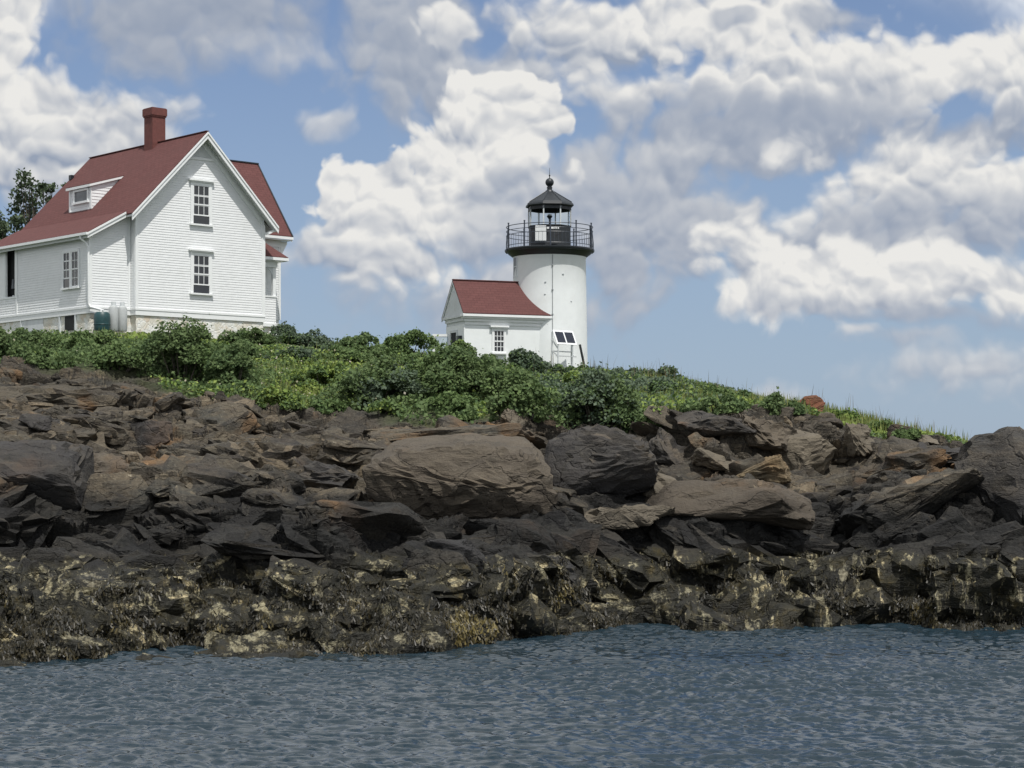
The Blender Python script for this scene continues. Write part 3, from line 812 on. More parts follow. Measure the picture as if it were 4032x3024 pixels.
boulder(660, 1275, 38.5, 1.4, 1.0, 1.5, 'round weed-hung boulder with a pale barnacled shoulder', 113, 'rock', (0, 10, 0), 10, .08)
boulder(330, 1290, 37.4, 1.7, .8, 1.6, 'low weedy rock below a dark cleft on the left', 115, 'rock', (0, 6, 0), 10, .09)
boulder(985, 1215, 41, 1.3, .85, 1.6, 'dark stepped slab above the seaweed in the middle', 117, 'rock_dark', (0, 22, 0), 12, .07, strata=.1)
boulder(1190, 1215, 41, 1.6, .5, 1.6, 'tilted dark slab falling right toward the seaweed', 119, 'rock_dark', (0, 32, 0), 10, .06)
boulder(1075, 1255, 40.2, 1.1, .5, 1.2, 'barnacle-crusted ledge over a black hollow', 121, 'rock', (0, 8, 0), 12, .08)
boulder(1740, 1265, 40.8, 3.6, 1.15, 2.0, 'weed-draped tidal ledge with a pale barnacle band', 123, 'rock', (0, -2, 0), 12, .10)
boulder(2120, 1280, 39.8, 2.3, 1.15, 2.0, 'weedy tidal ledge in the bottom right corner of the shore', 125, 'rock', (0, 0, 0), 12, .10)
boulder(1560, 1352, 39.2, 1.1, .28, 1.0, 'low weedy rock awash at the waterline', 127, 'rock', (0, 0, 0), 8, .07)
boulder(1925, 1332, 39.6, .62, .42, .6, 'small pale barnacled rock at the waterline on the right', 129, 'rock_pale', (0, 0, 0), 9, .08)
# ------------------------------------------------------------------ the sea
def wave_tile(n, L, seed, wind, lo, hi, p=3.4, spread=2.0):
    rs = np.random.RandomState(seed)
    k1 = np.fft.fftfreq(n, L / n) * 2 * np.pi
    kx, ky = np.meshgrid(k1, k1); k = np.hypot(kx, ky); k[0, 0] = 1
    dirf = np.abs((kx * wind[0] + ky * wind[1]) / k) ** spread + .12
    lam = 2 * np.pi / k
    A = k ** (-p / 2) * dirf ** .5 * (lam < hi) * (lam > lo); A[0, 0] = 0
    h = np.fft.ifft2(A * np.exp(2j * np.pi * rs.rand(n, n))).real
    h = h / h.std()
    return 2.3 * np.tanh(h / 2.3)
def tile_at(h, L, x, y):
    n = h.shape[0]; u = (x / L * n) % n; v = (y / L * n) % n
    i = np.floor(u).astype(int); j = np.floor(v).astype(int); fu = u - i; fv = v - j
    g = lambda a, b: h[b % n, a % n]
    return (g(i, j) * (1 - fu) + g(i + 1, j) * fu) * (1 - fv) + (g(i, j + 1) * (1 - fu) + g(i + 1, j + 1) * fu) * fv
T1 = wave_tile(1024, 24.0, 1, (.2, 1.0), .14, .75, 1.9, 3.)
T0 = wave_tile(512, 60.0, 4, (.3, 1.0), 1.2, 5.0, 3.0, 3.)
T2 = wave_tile(512, 13.7, 2, (-.25, 1.0), .10, 1.2, 3.0)
th = np.concatenate([np.linspace(-math.pi, -.5, 50, endpoint=False), np.linspace(-.5, -.30, 160, endpoint=False), np.linspace(-.30, .30, 680, endpoint=False), np.linspace(.30, .5, 160, endpoint=False), np.linspace(.5, math.pi, 51)])
r = np.concatenate([np.geomspace(.5, 18, 40, endpoint=False), np.linspace(18, 46, 900, endpoint=False), np.geomspace(46, 9000, 120)])
TH, R = np.meshgrid(th, r)
wx_ = R * np.sin(TH); wy_ = R * np.cos(TH)
fade = np.clip(1 - (R - 46) / 120, 0, 1) * np.clip(R / 12, .0, 1) * np.clip((.52 - np.abs(TH)) * 10, 0, 1)
# gusts: patches of rougher and calmer water
gust = .45 + 1.6 * np.clip(fbm(wx_ * .10, wy_ * .30, 5, 7) + .30, 0, .75)
hz = ((tile_at(T1, 24.0, wx_ * .8, wy_) * .0185 * gust + tile_at(T0, 60.0, wx_, wy_) * .012) + tile_at(T2, 13.7, wx_ * .6, wy_) * .005 * gust) * fade
hz = hz + np.clip(hz, 0, .05) ** 2 * 1.5
Pw = np.stack([wx_, wy_, hz], -1).reshape(-1, 3)
h_, w_ = R.shape; ii = np.arange(h_ * w_).reshape(h_, w_)
Fw = np.stack([ii[:-1, :-1], ii[:-1, 1:], ii[1:, 1:], ii[1:, :-1]], -1).reshape(-1, 4)[:, ::-1]
def watermat():
    m, t, b = newmat('sea_water'); q = NB(t); p = q.pos()
    b.inputs['Base Color'].default_value = (.014, .027, .037, 1)
    b.inputs['Roughness'].default_value = .07
    b.inputs['IOR'].default_value = 1.40
    mp = q.n('ShaderNodeMapping', {0: p, 'Scale': (.7, 2.0, 1.)}).outputs[0]
    f = q.noise(mp, 3.2, 5, .6, .6); g = q.noise(mp, 11., 3, .6, .3)
    h = q.math('ADD', q.math('MULTIPLY', f, 1.), q.math('MULTIPLY', g, .35))
    q.link(q.bump(h, .5, .012), b.inputs['Normal'])
    return m
MAT['water'] = watermat()
sea = np_mesh('sea', Pw, Fw, 'water', smooth=True)
tag(sea, kind='structure')
# ------------------------------------------------------------------ keeper's house
G0 = Vector((-14.81, 77, 0)); GZ = 8.35
TH_H = math.atan2(.6655, .7464)
house = empty('house', (G0.x, G0.y, GZ), TH_H, 'big white clapboard house with a steep red roof and brick chimney', 'house')
def srange(poly, z):
    xs_ = []
    n = len(poly)
    for i in range(n):
        (a, za), (b, zb) = poly[i], poly[(i + 1) % n]
        if abs(za - zb) < 1e-9: continue
        t = (z - za) / (zb - za)
        if -1e-9 <= t <= 1 + 1e-9: xs_.append(a + (b - a) * t)
    return (min(xs_), max(xs_)) if len(xs_) > 1 else None
def clapboards(name, poly, place, course=.1, out=.015, parent=None, mat='clapboard', z0=0.):
    """lapped boards over convex polygon (s, z); place(s, z, o) -> point, o outward"""
    mb = MB(z0); zs = [p[1] for p in poly]; z = min(zs); zt = max(zs)
    while z < zt - 1e-4:
        z2 = min(z + course, zt)
        a = srange(poly, z + 1e-5); b = srange(poly, z2 - 1e-5)
        if a and b:
            mb.add([place(a[0], z, out), place(a[1], z, out), place(b[1], z2, .002), place(b[0], z2, .002), place(a[0], z, -.02), place(a[1], z, -.02)],
                   [(0, 1, 2, 3), (0, 4, 5, 1)])
        z = z2
    return mb.build(name, mat, parent)
front = lambda b: (lambda s, z, o: (s, b - o, z))
leftw = lambda a: (lambda s, z, o: (a - o, s, z))
rightw = lambda a: (lambda s, z, o: (a + o, s, z))
RZ = 16.62; A0, A1, AM = 0., 6.07, 3.035; PK = 1.0
BK = 8.5
zr = lambda a: RZ - abs(a - AM) * 1.03      # roof top over the main block
# --- walls
clapboards('front_wall', [(A0, 9.37), (A1, 9.37), (A1, zr(A1) - .12), (AM, RZ - .14), (A0, zr(A0) - .12)], front(0), parent=house, z0=GZ)
clapboards('side_wall', [(0, 9.37), (.40, 9.37), (.40, zr(0) - .2), (0, zr(0) - .2)], leftw(0), parent=house, z0=GZ)
clapboards('side_wall', [(0, 9.37), (BK, 9.37), (BK, zr(A1) - .12), (0, zr(A1) - .12)], rightw(A1), parent=house, z0=GZ)
LZ = lambda a: 13.14 + (a + .46) * .55       # lean-to roof top
LA = -1.83
clapboards('front_wall', [(LA, 9.37), (0, 9.37), (0, LZ(0) - .16), (LA, LZ(LA) - .16)], front(.40), parent=house, z0=GZ)
clapboards('side_wall', [(.40, 9.37), (6.32, 9.37), (6.32, LZ(LA) - .13), (.40, LZ(LA) - .13)], leftw(LA), parent=house, z0=GZ)
clapboards('side_wall', [(6.38, 9.37), (8.5, 9.37), (8.5, 10.1), (6.38, 10.1)], leftw(LA), parent=house, z0=GZ)
# solid core and back wall so that nothing shows through
mb = MB(GZ)
mb.slab([(A0 + .03, .03, 8.3), (A1 - .03, .03, 8.3), (A1 - .03, .03, zr(A1) - .25), (AM, .03, RZ - .3), (A0 + .03, .03, zr(A0) - .25)], (0, BK - .06, 0))
mb.build('back_wall', 'clapboard', house)
mb = MB(GZ)
mb.slab([(LA + .03, .43, 8.3), (A0 + .03, .43, 8.3), (A0 + .03, .43, LZ(0) - .25), (LA + .03, .43, LZ(LA) - .22)], (0, 5.86, 0))
mb.build('back_wall', 'clapboard', house)
# porch at the far left: floor, posts, dark interior with rail
mb = MB(GZ); mb.box(LA + .03, 0, 6.3, 8.47, 8.3, 10.08); mb.build('porch_base', 'clapboard', house)
mb = MB(GZ); mb.box(LA + .25, 0, 6.3, 8.45, 10.09, 12.1); mb.build('porch_interior', 'dark', house)
parts('porch_post', 'trim', house, [(LA - .02, LA + .10, b - .06, b + .06, 10.14, 12.12) for b in (6.36, 7.38, 8.42)] + [(LA, LA + .06, b - .03, b + .03, 10.14, 12.12) for b in (6.48, 7.28)] + [(LA - .0, LA + .08, 7.44, 7.95, 10.14, 12.12)], GZ)
parts('porch_sill', 'trim', house, [(LA - .03, LA + .12, 6.32, 8.5, 10.06, 10.139)], GZ)
mb = MB(GZ)
mb.slab([(LA + .23, 6.55, 10.35), (LA + .23, 6.75, 10.35), (LA + .23, 6.78, 10.85), (LA + .23, 6.56, 10.95)], (.02, 0, 0))
mb.build('hanging_towel', 'trim_grey', house)
MB(GZ).tube([(LA + .2, 7.0, 10.5), (LA + .2, 7.0, 10.9)], [.09, .05]).build('porch_chair_back', 'curtain', house)
parts('flower_pot', 'trim_grey', house, [(LA + .15, LA + .22, 6.6, 6.68, 10.141, 10.24), (LA + .15, LA + .22, 6.9, 7.0, 10.141, 10.22)], GZ)
# --- corner boards, water table, fascia
for bs in ([(-.040, .09, -.040, .0, 9.37, 13.15), (-.040, 0., .0, .10, 9.37, 13.0)], [(A1 - .12, A1 + .04, -.040, 0., 9.37, 13.1), (A1, A1 + .04, .0, .12, 9.37, 13.1)],
           [(LA - .040, LA + .10, .36, .40, 9.37, LZ(LA) - .2), (LA - .040, LA, .40, .50, 9.37, LZ(LA) - .2)], [(-.12, -.03, .365, .398, 9.37, LZ(-.1) - .2)], [(LA - .040, LA, 6.24, 6.36, 9.37, 12.0)]):
    mb = MB(GZ)
    for q_ in bs: mb.box(*q_)
    mb.build('corner_board', 'trim', house)
mb = MB(GZ)
for (z0_, z1_, o) in ((9.30, 9.385, .055), (9.10, 9.297, .035)):
    mb.box(-o, A1 + o, -o, -.001, z0_, z1_); mb.box(-o, -.001, 0, .40 - o, z0_, z1_)
    mb.box(LA - o, -.001 - o, .40 - o, .399, z0_, z1_); mb.box(LA - o, LA - .001, .40, 8.5, z0_, z1_)
    mb.box(A1 + .001, A1 + o, 0, BK, z0_, z1_)
mb.build('water_table', 'trim', house)
mb = MB(GZ)
mb.box(.02, A1 - .02, .02, BK - .02, 7.8, 9.12); mb.box(LA + .02, .1, .42, 8.45, 7.8, 9.12)
mb.build('foundation', 'stone', house)
parts('foundation_post', 'trim_grey', house, [(LA - .03, LA + .02, b - .05, b + .05, 8.4, 9.098) for b in (2.74, 5.95)], GZ)
parts('foundation_panel', 'trim_grey', house, [(LA + .0, LA + .018, 4.1, 5.9, 8.4, 9.09)], GZ)
bw = MB(GZ).box(LA - .01, LA + .015, 1.53, 2.32, 8.5, 9.08).build('basement_window', 'dark', house)
MB(GZ).box(LA - .03, LA + .012, 1.43, 1.53, 8.45, 9.09).build('frame', 'trim_grey', bw)
# --- roofs
def roofslab(name, quad, th=.045, parent=None, mat='roof', ax=(0, 1, 0), z0=GZ):
    a, b, c = [Vector(q_) for q_ in quad[:3]]
    n = (b - a).cross(c - a).normalized()
    if n.z < 0: n = -n
    mb = MB(z0); mb.slab(quad, -n * th); return mb.build(name, mat, parent, uv=ax)
FB, BB = -.45, 8.92
zl = lambda a: RZ - (AM - a) * 1.03
EA = -.43; ER = 6.48
roof = roofslab('roof', [(EA, FB, zl(EA)), (AM, FB, RZ), (AM, BB, RZ), (EA, BB, zl(EA))], parent=house)
roofslab('roof', [(AM, FB, RZ), (ER, FB, RZ - (ER - AM) * 1.03), (ER, BB, RZ - (ER - AM) * 1.03), (AM, BB, RZ)], parent=house)
LE = -2.12
roofslab('lean_to_roof', [(LE, .02, LZ(LE)), (EA + .02, .02, LZ(EA + .02) - .005), (EA + .02, BB, LZ(EA + .02) - .005), (LE, BB, LZ(LE))], parent=house)
mb = MB(GZ); mb.bar((AM, FB, RZ + .01), (AM, BB, RZ + .01), .14, .03); mb.build('ridge_cap', 'roof', roof, uv=(0, 1, 0))
# white barge boards and soffits
mb = MB(GZ)
def rake(pa, pb, depth, t, drop=.047, ydir=1):
    """board hanging under the roof edge between two points of the roof top"""
    pa = Vector(pa); pb = Vector(pb); d = Vector((0, 0, -1))
    mb.slab([pa + d * drop, pb + d * drop, pb + d * (drop + depth), pa + d * (drop + depth)], (0, t * ydir, 0))
k103 = 1.03
rake((EA, FB - .02, zl(EA)), (AM, FB - .02, RZ), .25, .045)
rake((AM, FB - .02, RZ), (ER, FB - .02, RZ - (ER - AM) * k103), .25, .045)
rake((EA, FB - .055, zl(EA) + .02), (AM, FB - .055, RZ + .02), .09, .034)
rake((AM, FB - .055, RZ + .02), (ER, FB - .055, RZ - (ER - AM) * k103 + .02), .09, .034)
rake((LE, 0., LZ(LE)), (EA, 0., LZ(EA)), .20, .04)
rake((LE, -.035, LZ(LE) + .015), (EA - .02, -.035, LZ(EA) + .015), .08, .034)
# frieze boards on the wall just under the soffit
for (a, z_), (b, y_) in (((.0, zl(0) - .30), (AM, RZ - .30)), ((AM, RZ - .30), (A1, zl(0) - .30))):
    mb.slab([(a, -.036, z_), (b, -.036, y_), (b, -.036, y_ - .20), (a, -.036, z_ - .20)], (0, .034, 0))
# little sunburst panel at the peak
mb.slab([(AM - .62, -.05, RZ - 1.12), (AM + .62, -.05, RZ - 1.12), (AM + .62, -.05, RZ - 1.02), (AM - .62, -.05, RZ - 1.02)], (0, .04, 0))
mb.build('barge_boards', 'trim', roof)
mb = MB(GZ)
mb.slab([(EA + .02, FB + .026, zl(EA + .02) - .10), (AM, FB + .026, RZ - .10), (AM, FB + .026, RZ - .15), (EA + .02, FB + .026, zl(EA + .02) - .15)], (0, .42, 0))
mb.slab([(AM, FB + .026, RZ - .10), (ER - .02, FB + .026, RZ - (ER - .02 - AM) * k103 - .10), (ER - .02, FB + .026, RZ - (ER - .02 - AM) * k103 - .15), (AM, FB + .026, RZ - .15)], (0, .42, 0))
mb.slab([(LE + .05, .045, LZ(LE + .05) - .10), (LA - .03, .045, LZ(LA - .03) - .10), (LA - .03, .045, LZ(LA) - .15), (LE + .05, .045, LZ(LE) - .15)], (0, 8.8, 0))
mb.slab([(A1 + .04, FB + .5, zr(A1) - .22), (ER - .04, FB + .5, zr(ER) - .08), (ER - .04, FB + .5, zr(ER) - .12), (A1 + .04, FB + .5, zr(A1) - .26)], (0, 8.5, 0))
mb.slab([(AM - .5, -.03, RZ - 1.0), (AM + .5, -.03, RZ - 1.0), (AM, -.03, RZ - .5)], (0, .02, 0))
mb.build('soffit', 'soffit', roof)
# right side fascia with cornice return
mb = MB(GZ)
mb.box(ER - .03, ER + .03, FB, BB, zr(ER) - .22, zr(ER) - .05)
mb.slab([(A1 + .04, -.30, zr(ER) - .26), (ER - .02, -.40, zr(ER) - .10), (ER - .02, -.40, zr(ER) - .16), (A1 + .04, -.30, zr(ER) - .36)], (0, .28, 0))
mb.build('fascia', 'trim', roof)
# lean-to gutter, fascia, downspout
mb = MB(GZ)
mb.box(LE - .09, LE + .02, -.02, BB, LZ(LE) - .13, LZ(LE) - .03)
mb.build('gutter', 'trim', house)
mb = MB(GZ)
mb.box(LE + .025, LE + .06, -.0, BB, LZ(LE) - .24, LZ(LE) - .06)
mb.box(LA - .05, LA + .0, .36, 6.3, LZ(LA) - .30, LZ(LA) - .17)
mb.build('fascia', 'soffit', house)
mb = MB(GZ)
mb.tube([(LE - .03, .52, LZ(LE) - .12), (LE - .03, .50, LZ(LE) - .24), (LA - .14, .42, LZ(LE) - .42), (LA - .09, .32, LZ(LE) - .55), (LA - .07, .31, 9.45), (LA - .05, .25, 9.33),
         (-1.3, .25, 9.22)], .045, 8)
mb.tube([(-1.42, .25, 9.24), (-1.42, .2, 9.05)], .04, 8)
mb.build('downspout', 'trim', house)
# --- chimney
cb_, ca_ = 3.57, AM
mb = MB(GZ); mb.box(ca_ - .31, ca_ + .31, cb_ - .33, cb_ + .33, 15.9, 17.68)
ch = mb.build('chimney', 'brick', roof)
mb = MB(GZ); mb.box(ca_ - .34, ca_ + .34, cb_ - .36, cb_ + .36, 17.68, 17.74); mb.box(ca_ - .365, ca_ + .365, cb_ - .385, cb_ + .385, 17.74, 18.03)
mb.box(ca_ - .34, ca_ + .34, cb_ - .36, cb_ + .36, 18.03, 18.06)
mb.build('chimney_cap', 'brick', roof)
mb = MB(GZ); mb.box(1.95, 2.1, 8.66, 8.86, zl(2.1) - .1, zl(2.1) + .10); mb.build('roof_vent', 'black', roof)
# --- windows
def sash(parent, place, s0, s1, z0_, z1_, cols=3, raise_=.0, name='window', case=.12, hood=True, half=False, z00=GZ, sillx=.05, proud=1.0):
    """double-hung window; place(s, z, o)"""
    def bx(mb, a, b, c, d, o0, o1):
        pts = [place(a, c, o0), place(b, c, o0), place(b, d, o0), place(a, d, o0)]
        q2 = [place(a, c, o1), place(b, c, o1), place(b, d, o1), place(a, d, o1)]
        mb.add(pts + q2, [(0, 1, 2, 3), (7, 6, 5, 4), (0, 4, 5, 1), (1, 5, 6, 2), (2, 6, 7, 3), (3, 7, 4, 0)])
    mb = MB(z00)
    bx(mb, s0 - case, s0, z0_, z1_ + case * .9, 0, .055); bx(mb, s1, s1 + case, z0_, z1_ + case * .9, 0, .055)
    bx(mb, s0, s1, z1_, z1_ + case * .9, 0, .055)
    if hood:
        bx(mb, s0 - case - .05, s1 + case + .05, z1_ + case * .9, z1_ + case * .9 + .05, 0, .10)
        bx(mb, s0 - case - .10, s1 + case + .10, z1_ + case * .9 + .05, z1_ + case * .9 + .12, 0, .15)
    win = mb.build(name, 'trim', parent)
    mb = MB(z00); bx(mb, s0 - case - sillx, s1 + case + sillx, z0_ - .07, z0_, 0, .12); mb.build('sill', 'trim', win)
    mb = MB(z00); bx(mb, s0, s1, z0_, z1_, 0, .022); mb.build('pane', 'glass', win)
    zm_ = (z0_ + z1_) / 2
    mb = MB(z00)
    def frame(a, b, c, d, o0, o1, nc, nr, mw=.022, st=.035, rail=.05):
        bx(mb, a, a + st, c, d, o0, o1); bx(mb, b - st, b, c, d, o0, o1)
        bx(mb, a + st, b - st, c, c + rail, o0, o1); bx(mb, a + st, b - st, d - rail * .7, d, o0, o1)
        for i in range(1, nc):
            x = a + (b - a) * i / nc; bx(mb, x - mw / 2, x + mw / 2, c + rail, d - rail * .7, o0, o1 - .004)
        for i in range(1, nr):
            y = c + (d - c) * i / nr; bx(mb, a + st, b - st, y - mw / 2, y + mw / 2, o0, o1 - .006)
    frame(s0, s1, zm_ - .02, z1_, .026, .048, cols, 2)
    frame(s0, s1, z0_ + raise_, zm_ + raise_ + .02, .024, .040, cols, 2 if not half else 1)
    mb.build('sash', 'trim', win)
    return win
sash(house, front(0), 2.62, 3.38, 12.91, 14.48, raise_=.34)
sash(house, front(0), 2.62, 3.38, 10.12, 11.66, raise_=.33)
w_ = sash(house, leftw(LA), 1.88, 2.38, 10.19, 11.6, cols=2, raise_=.36, hood=False, case=.09, sillx=.02)
sash(house, leftw(LA), 1.20, 1.72, 10.19, 11.6, cols=2, hood=False, case=.09, sillx=.02)
# --- shed dormer
da, db0, db1, dz0, dz1 = .15, 3.72, 5.50, 13.66, 14.72
dorm = clapboards('dormer', [(db0, dz0), (db1, dz0), (db1, dz1 - .08), (db0, dz1 - .08)], leftw(da), parent=house, z0=GZ, course=.13)
mb = MB(GZ); dk = .30; a_end = (RZ - AM * 1.03 - (dz1 - dk * da)) / (dk - 1.03)
mb.slab([(da, db0 + .01, dz0 - .1), (a_end, db0 + .01, zl(a_end) - .02), (da, db0 + .01, dz1 - .06)], (0, db1 - db0 - .02, 0)); mb.build('dormer_body', 'clapboard', dorm)
mb = MB(GZ)
def cheek(b, o):
    z = dz0
    while z < dz1 + dk * (a_end - da):
        z2 = z + .13
        lo = lambda zz_: max(da, AM - (RZ - zz_) / 1.03)   # where the main roof plane crosses
        hi0 = a_end
        x0, x1 = da if z < zl(da) else da, min(a_end, AM - (RZ - z) / 1.03)
        x2 = min(a_end, AM - (RZ - z2) / 1.03)
        xl0 = da if z <= dz1 else da + (z - dz1) / dk; xl2 = da if z2 <= dz1 else da + (z2 - dz1) / dk
        if x1 > xl0 + .01: mb.add([(xl0, b - o, z), (x1, b - o, z), (max(x2, xl2), b - .003, z2), (xl2, b - .003, z2), (xl0, b + .01, z), (x1, b + .01, z)], [(0, 1, 2, 3), (0, 4, 5, 1)])
        z = z2
cheek(db0, .02); mb.build('dormer_cheek', 'clapboard', dorm)
roofslab('dormer_roof', [(da - .12, db0 - .10, dz1 - .036), (a_end + .12, db0 - .10, dz1 + dk * (a_end + .12 - da)), (a_end + .12, db1 + .10, dz1 + dk * (a_end + .12 - da)), (da - .12, db1 + .10, dz1 - .036)], .03, parent=dorm)
mb = MB(GZ)
mb.slab([(da - .12, db0 - .12, dz1 - .07), (a_end + .05, db0 - .12, dz1 + dk * (a_end + .05 - da) - .035), (a_end + .05, db0 - .12, dz1 + dk * (a_end - da) - .10), (da - .12, db0 - .12, dz1 - .16)], (0, .05, 0))
mb.box(da - .14, da - .10, db0 - .10, db1 + .10, dz1 - .17, dz1 - .07)
mb.box(da - .035, da, db0 - .03, db0 + .10, dz0, dz1 - .08); mb.box(da - .035, da, db1 - .10, db1 + .02, dz0, dz1 - .08)
mb.build('dormer_trim', 'trim', dorm)
wd = MB(GZ).box(da - .025, da - .015, 3.98, 5.02, 14.02, 14.45).build('dormer_window', 'curtain', dorm)
mb = MB(GZ)
mb.box(da - .07, da, 5.02, 5.12, 13.95, 14.52); mb.box(da - .07, da, 3.88, 3.98, 13.95, 14.52); mb.box(da - .07, da, 3.98, 5.02, 14.45, 14.54); mb.box(da - .12, da, 3.84, 5.16, 13.93, 14.02)
mb.build('dormer_window_frame', 'trim', dorm)
# --- cross wing on the right
WA, WB0, WB1 = 7.9, 1.5, 5.95; WC = (WB0 + WB1) / 2; WR = 16.31; WK = 1.30
clapboards('wing_wall', [(A1, 9.37), (WA, 9.37), (WA, 13.2), (A1, 13.2)], front(WB0), parent=house, z0=GZ)
clapboards('wing_wall', [(WB0, 9.37), (WB1, 9.37), (WB1, WR - (WB1 - WC) * WK), (WC, WR - .1), (WB0, WR - (WC - WB0) * WK)], rightw(WA), parent=house, z0=GZ)
mb = MB(GZ); mb.slab([(WA - .02, WB0 + .02, 7.8), (WA - .02, WB1 - .02, 7.8), (WA - .02, WB1 - .02, 13.2), (WA - .02, WC, WR - .2), (WA - .02, WB0 + .02, 13.2)], (-(WA - A1), 0, 0)); mb.build('wing_core', 'clapboard', house)
WE = 8.32; wb0 = WC - 2.61; wb1 = WC + 2.61; wz = WR - 2.61 * WK
wr = roofslab('wing_roof', [(3.6, wb0, wz), (WE, wb0, wz), (WE, WC, WR), (3.6, WC, WR)], parent=house, ax=(1, 0, 0))
roofslab('wing_roof', [(3.6, WC, WR), (WE, WC, WR), (WE, wb1, wz), (3.6, wb1, wz)], parent=house, ax=(1, 0, 0))
mb = MB(GZ); mb.bar((3.2, WC, WR + .01), (WE, WC, WR + .01), .13, .05)
mb.bar((WE - .02, wb0 - .02, wz - .01), (WE - .02, WC, WR - .01), .06, .05); mb.build('roof_edge', 'black', wr)
mb = MB(GZ)
mb.box(6.5, WE, wb0 - .04, wb0 - .005, wz - .14, wz - .03)
mb.slab([(WE - .06, wb0, wz - .06), (WE - .06, WC, WR - .06), (WE - .06, WC, WR - .26), (WE - .06, wb0, wz - .24)], (.04, 0, 0))
mb.slab([(WE - .06, wb1, wz - .06), (WE - .06, WC, WR - .06), (WE - .06, WC, WR - .26), (WE - .06, wb1, wz - .24)], (.04, 0, 0))
mb.box(A1 + .05, WE - .05, wb0, WB0 - .02, wz - .19, wz - .15)
mb.box(A1 + .05, WA + .03, WB0 - .05, WB0 - .025, wz - .45, wz - .19)
mb.slab([(WA + .02, WB0 - .05, wz - .2), (WE - .06, WB0 - .05, wz - .2), (WE - .06, WB0 - .05, wz - .3), (WA + .02, WB0 - .05, wz - .85)], (0, .05, 0))
mb.build('wing_eaves', 'trim', wr)
parts('corner_board', 'trim', house, [(WA - .06, WA + .04, b - .035, b + .1, 9.37, 12.7) for b in (WB0, WB1 - .1)], GZ)
# --- small corner porch with hipped roof
pa, pb = 7.10, .62; tipa, tipb, tz = 7.50, .28, 11.90; pk = .92
top = 1.5 - tipb
hp = MB(GZ)
hp.slab([(A1, tipb, tz), (tipa, tipb, tz), (tipa - 1.2, tipb + 1.22, tz + 1.2 * pk), (A1, tipb + 1.22, tz + 1.2 * pk)], (0, .03, -.04))
hp.slab([(tipa, tipb, tz), (tipa, 4.2, tz), (tipa - 1.2, 4.2, tz + 1.2 * pk), (tipa - 1.2, tipb + 1.22, tz + 1.2 * pk)], (-.03, 0, -.04))
hr = hp.build('porch_roof', 'roof', house, uv=(1, 0, 0))
mb = MB(GZ)
mb.box(A1, tipa, tipb - .03, tipb + .01, tz - .15, tz - .03); mb.box(tipa - .02, tipa + .02, tipb, 4.2, tz - .15, tz - .03)
mb.box(A1, pa + .05, pb - .05, pb + .08, tz - .42, tz - .2)
mb.box(A1 + .04, tipa - .03, tipb + .02, 1.47, tz - .17, tz - .16)
mb.build('porch_eaves', 'trim', hr)
parts('porch_post', 'trim', house, [(pa - .14, pa, pb, pb + .14, 9.1, tz - .3), (A1 + .05, A1 + .15, pb, pb + .10, 9.1, tz - .3), (pa - .14, pa, 1.3, 1.42, 9.1, tz - .3)], GZ)
mb = MB(GZ)
for k in range(7):
    t0, t1 = k / 7 * math.pi / 2, (k + 1) / 7 * math.pi / 2
    rr = .5
    c0 = (pa - .14 - rr, tz - .42 - rr)
    p0 = (c0[0] + rr * math.sin(t0), c0[1] + rr * math.cos(t0)); p1 = (c0[0] + rr * math.sin(t1), c0[1] + rr * math.cos(t1))
    mb.slab([(p0[0], pb + .02, p0[1]), (p1[0], pb + .02, p1[1]), (pa - .14, pb + .02, p1[1]), (pa - .14, pb + .02, p0[1])], (0, .05, 0))
mb.build('porch_bracket', 'trim_grey', house)
clapboards('porch_knee_wall', [(A1, 9.12), (pa, 9.12), (pa, 10.22), (A1, 10.22)], front(pb), parent=house, z0=GZ)
clapboards('porch_knee_wall', [(pb, 9.12), (4.2, 9.12), (4.2, 10.22), (pb, 10.22)], rightw(pa), parent=house, z0=GZ)
mb = MB(GZ); mb.box(A1, pa + .05, pb - .04, pb + .10, 10.22, 10.28); mb.box(A1, pa + .06, pb - .06, pb + .1, 8.98, 9.12); mb.box(pa + .001, pa + .06, pb + .1, 4.2, 8.98, 9.12)
mb.box(A1, pa, pb + .03, 1.5, 9.13, 9.2)
mb.build('porch_rail', 'trim', house)
parts('wall_lamp', 'trim_grey', house, [(pa + .04, pa + .28, 1.0, 1.3, 9.42, 9.5)], GZ); parts('hose_bracket', 'grey', house, [(pa + .0, pa + .08, .9, 1.05, 9.9, 10.02)], GZ)
mb = MB(GZ); mb.box(A1 + .1, pa - .05, pb + .06, 1.2, 8.2, 8.97); mb.build('porch_pier', 'stone', house)

# --- things beside the house
def on_house(a, b): return G0 + U * a + V * b
gz = 8.42
p = on_house(-1.56, -.10)
e = empty('barrel', (p.x, p.y, gz), TH_H, 'dark green rain barrel on the grass below the downspout of the house', 'barrel')
MB().lathe([(.0, 0), (.29, 0), (.31, .1), (.32, .45), (.30, .62), (.24, .70), (.0, .72)], 24).build('body', 'green', e, smooth=True)
MB().lathe([(.322, .2), (.330, .22), (.322, .24)], 24).build('band', 'green', e, smooth=True)
for i, (a, lab) in enumerate(((-1.01, 'tall grey gas cylinder standing next to the green barrel'), (-.62, 'tall grey gas cylinder standing farthest from the green barrel'))):
    p = on_house(a, -.02)
    e = empty('gas_cylinder', (p.x, p.y, gz), TH_H, lab, 'gas cylinder', 'gas cylinders against the house wall')
    MB().lathe([(0, 0), (.17, 0), (.19, .04), (.19, .86), (.16, .95), (.07, 1.0), (0, 1.0)], 20).build('tank', 'grey', e, smooth=True)
    MB().lathe([(.09, .98), (.095, 1.14), (.085, 1.14), (.08, .98)], 14, a0=.6, a1=5.6).build('collar', 'trim_grey', e, smooth=True)
    MB().tube([(0, 0, .98), (0, 0, 1.08)], .03).build('valve', 'galv', e)
p = on_house(6.45, .1)
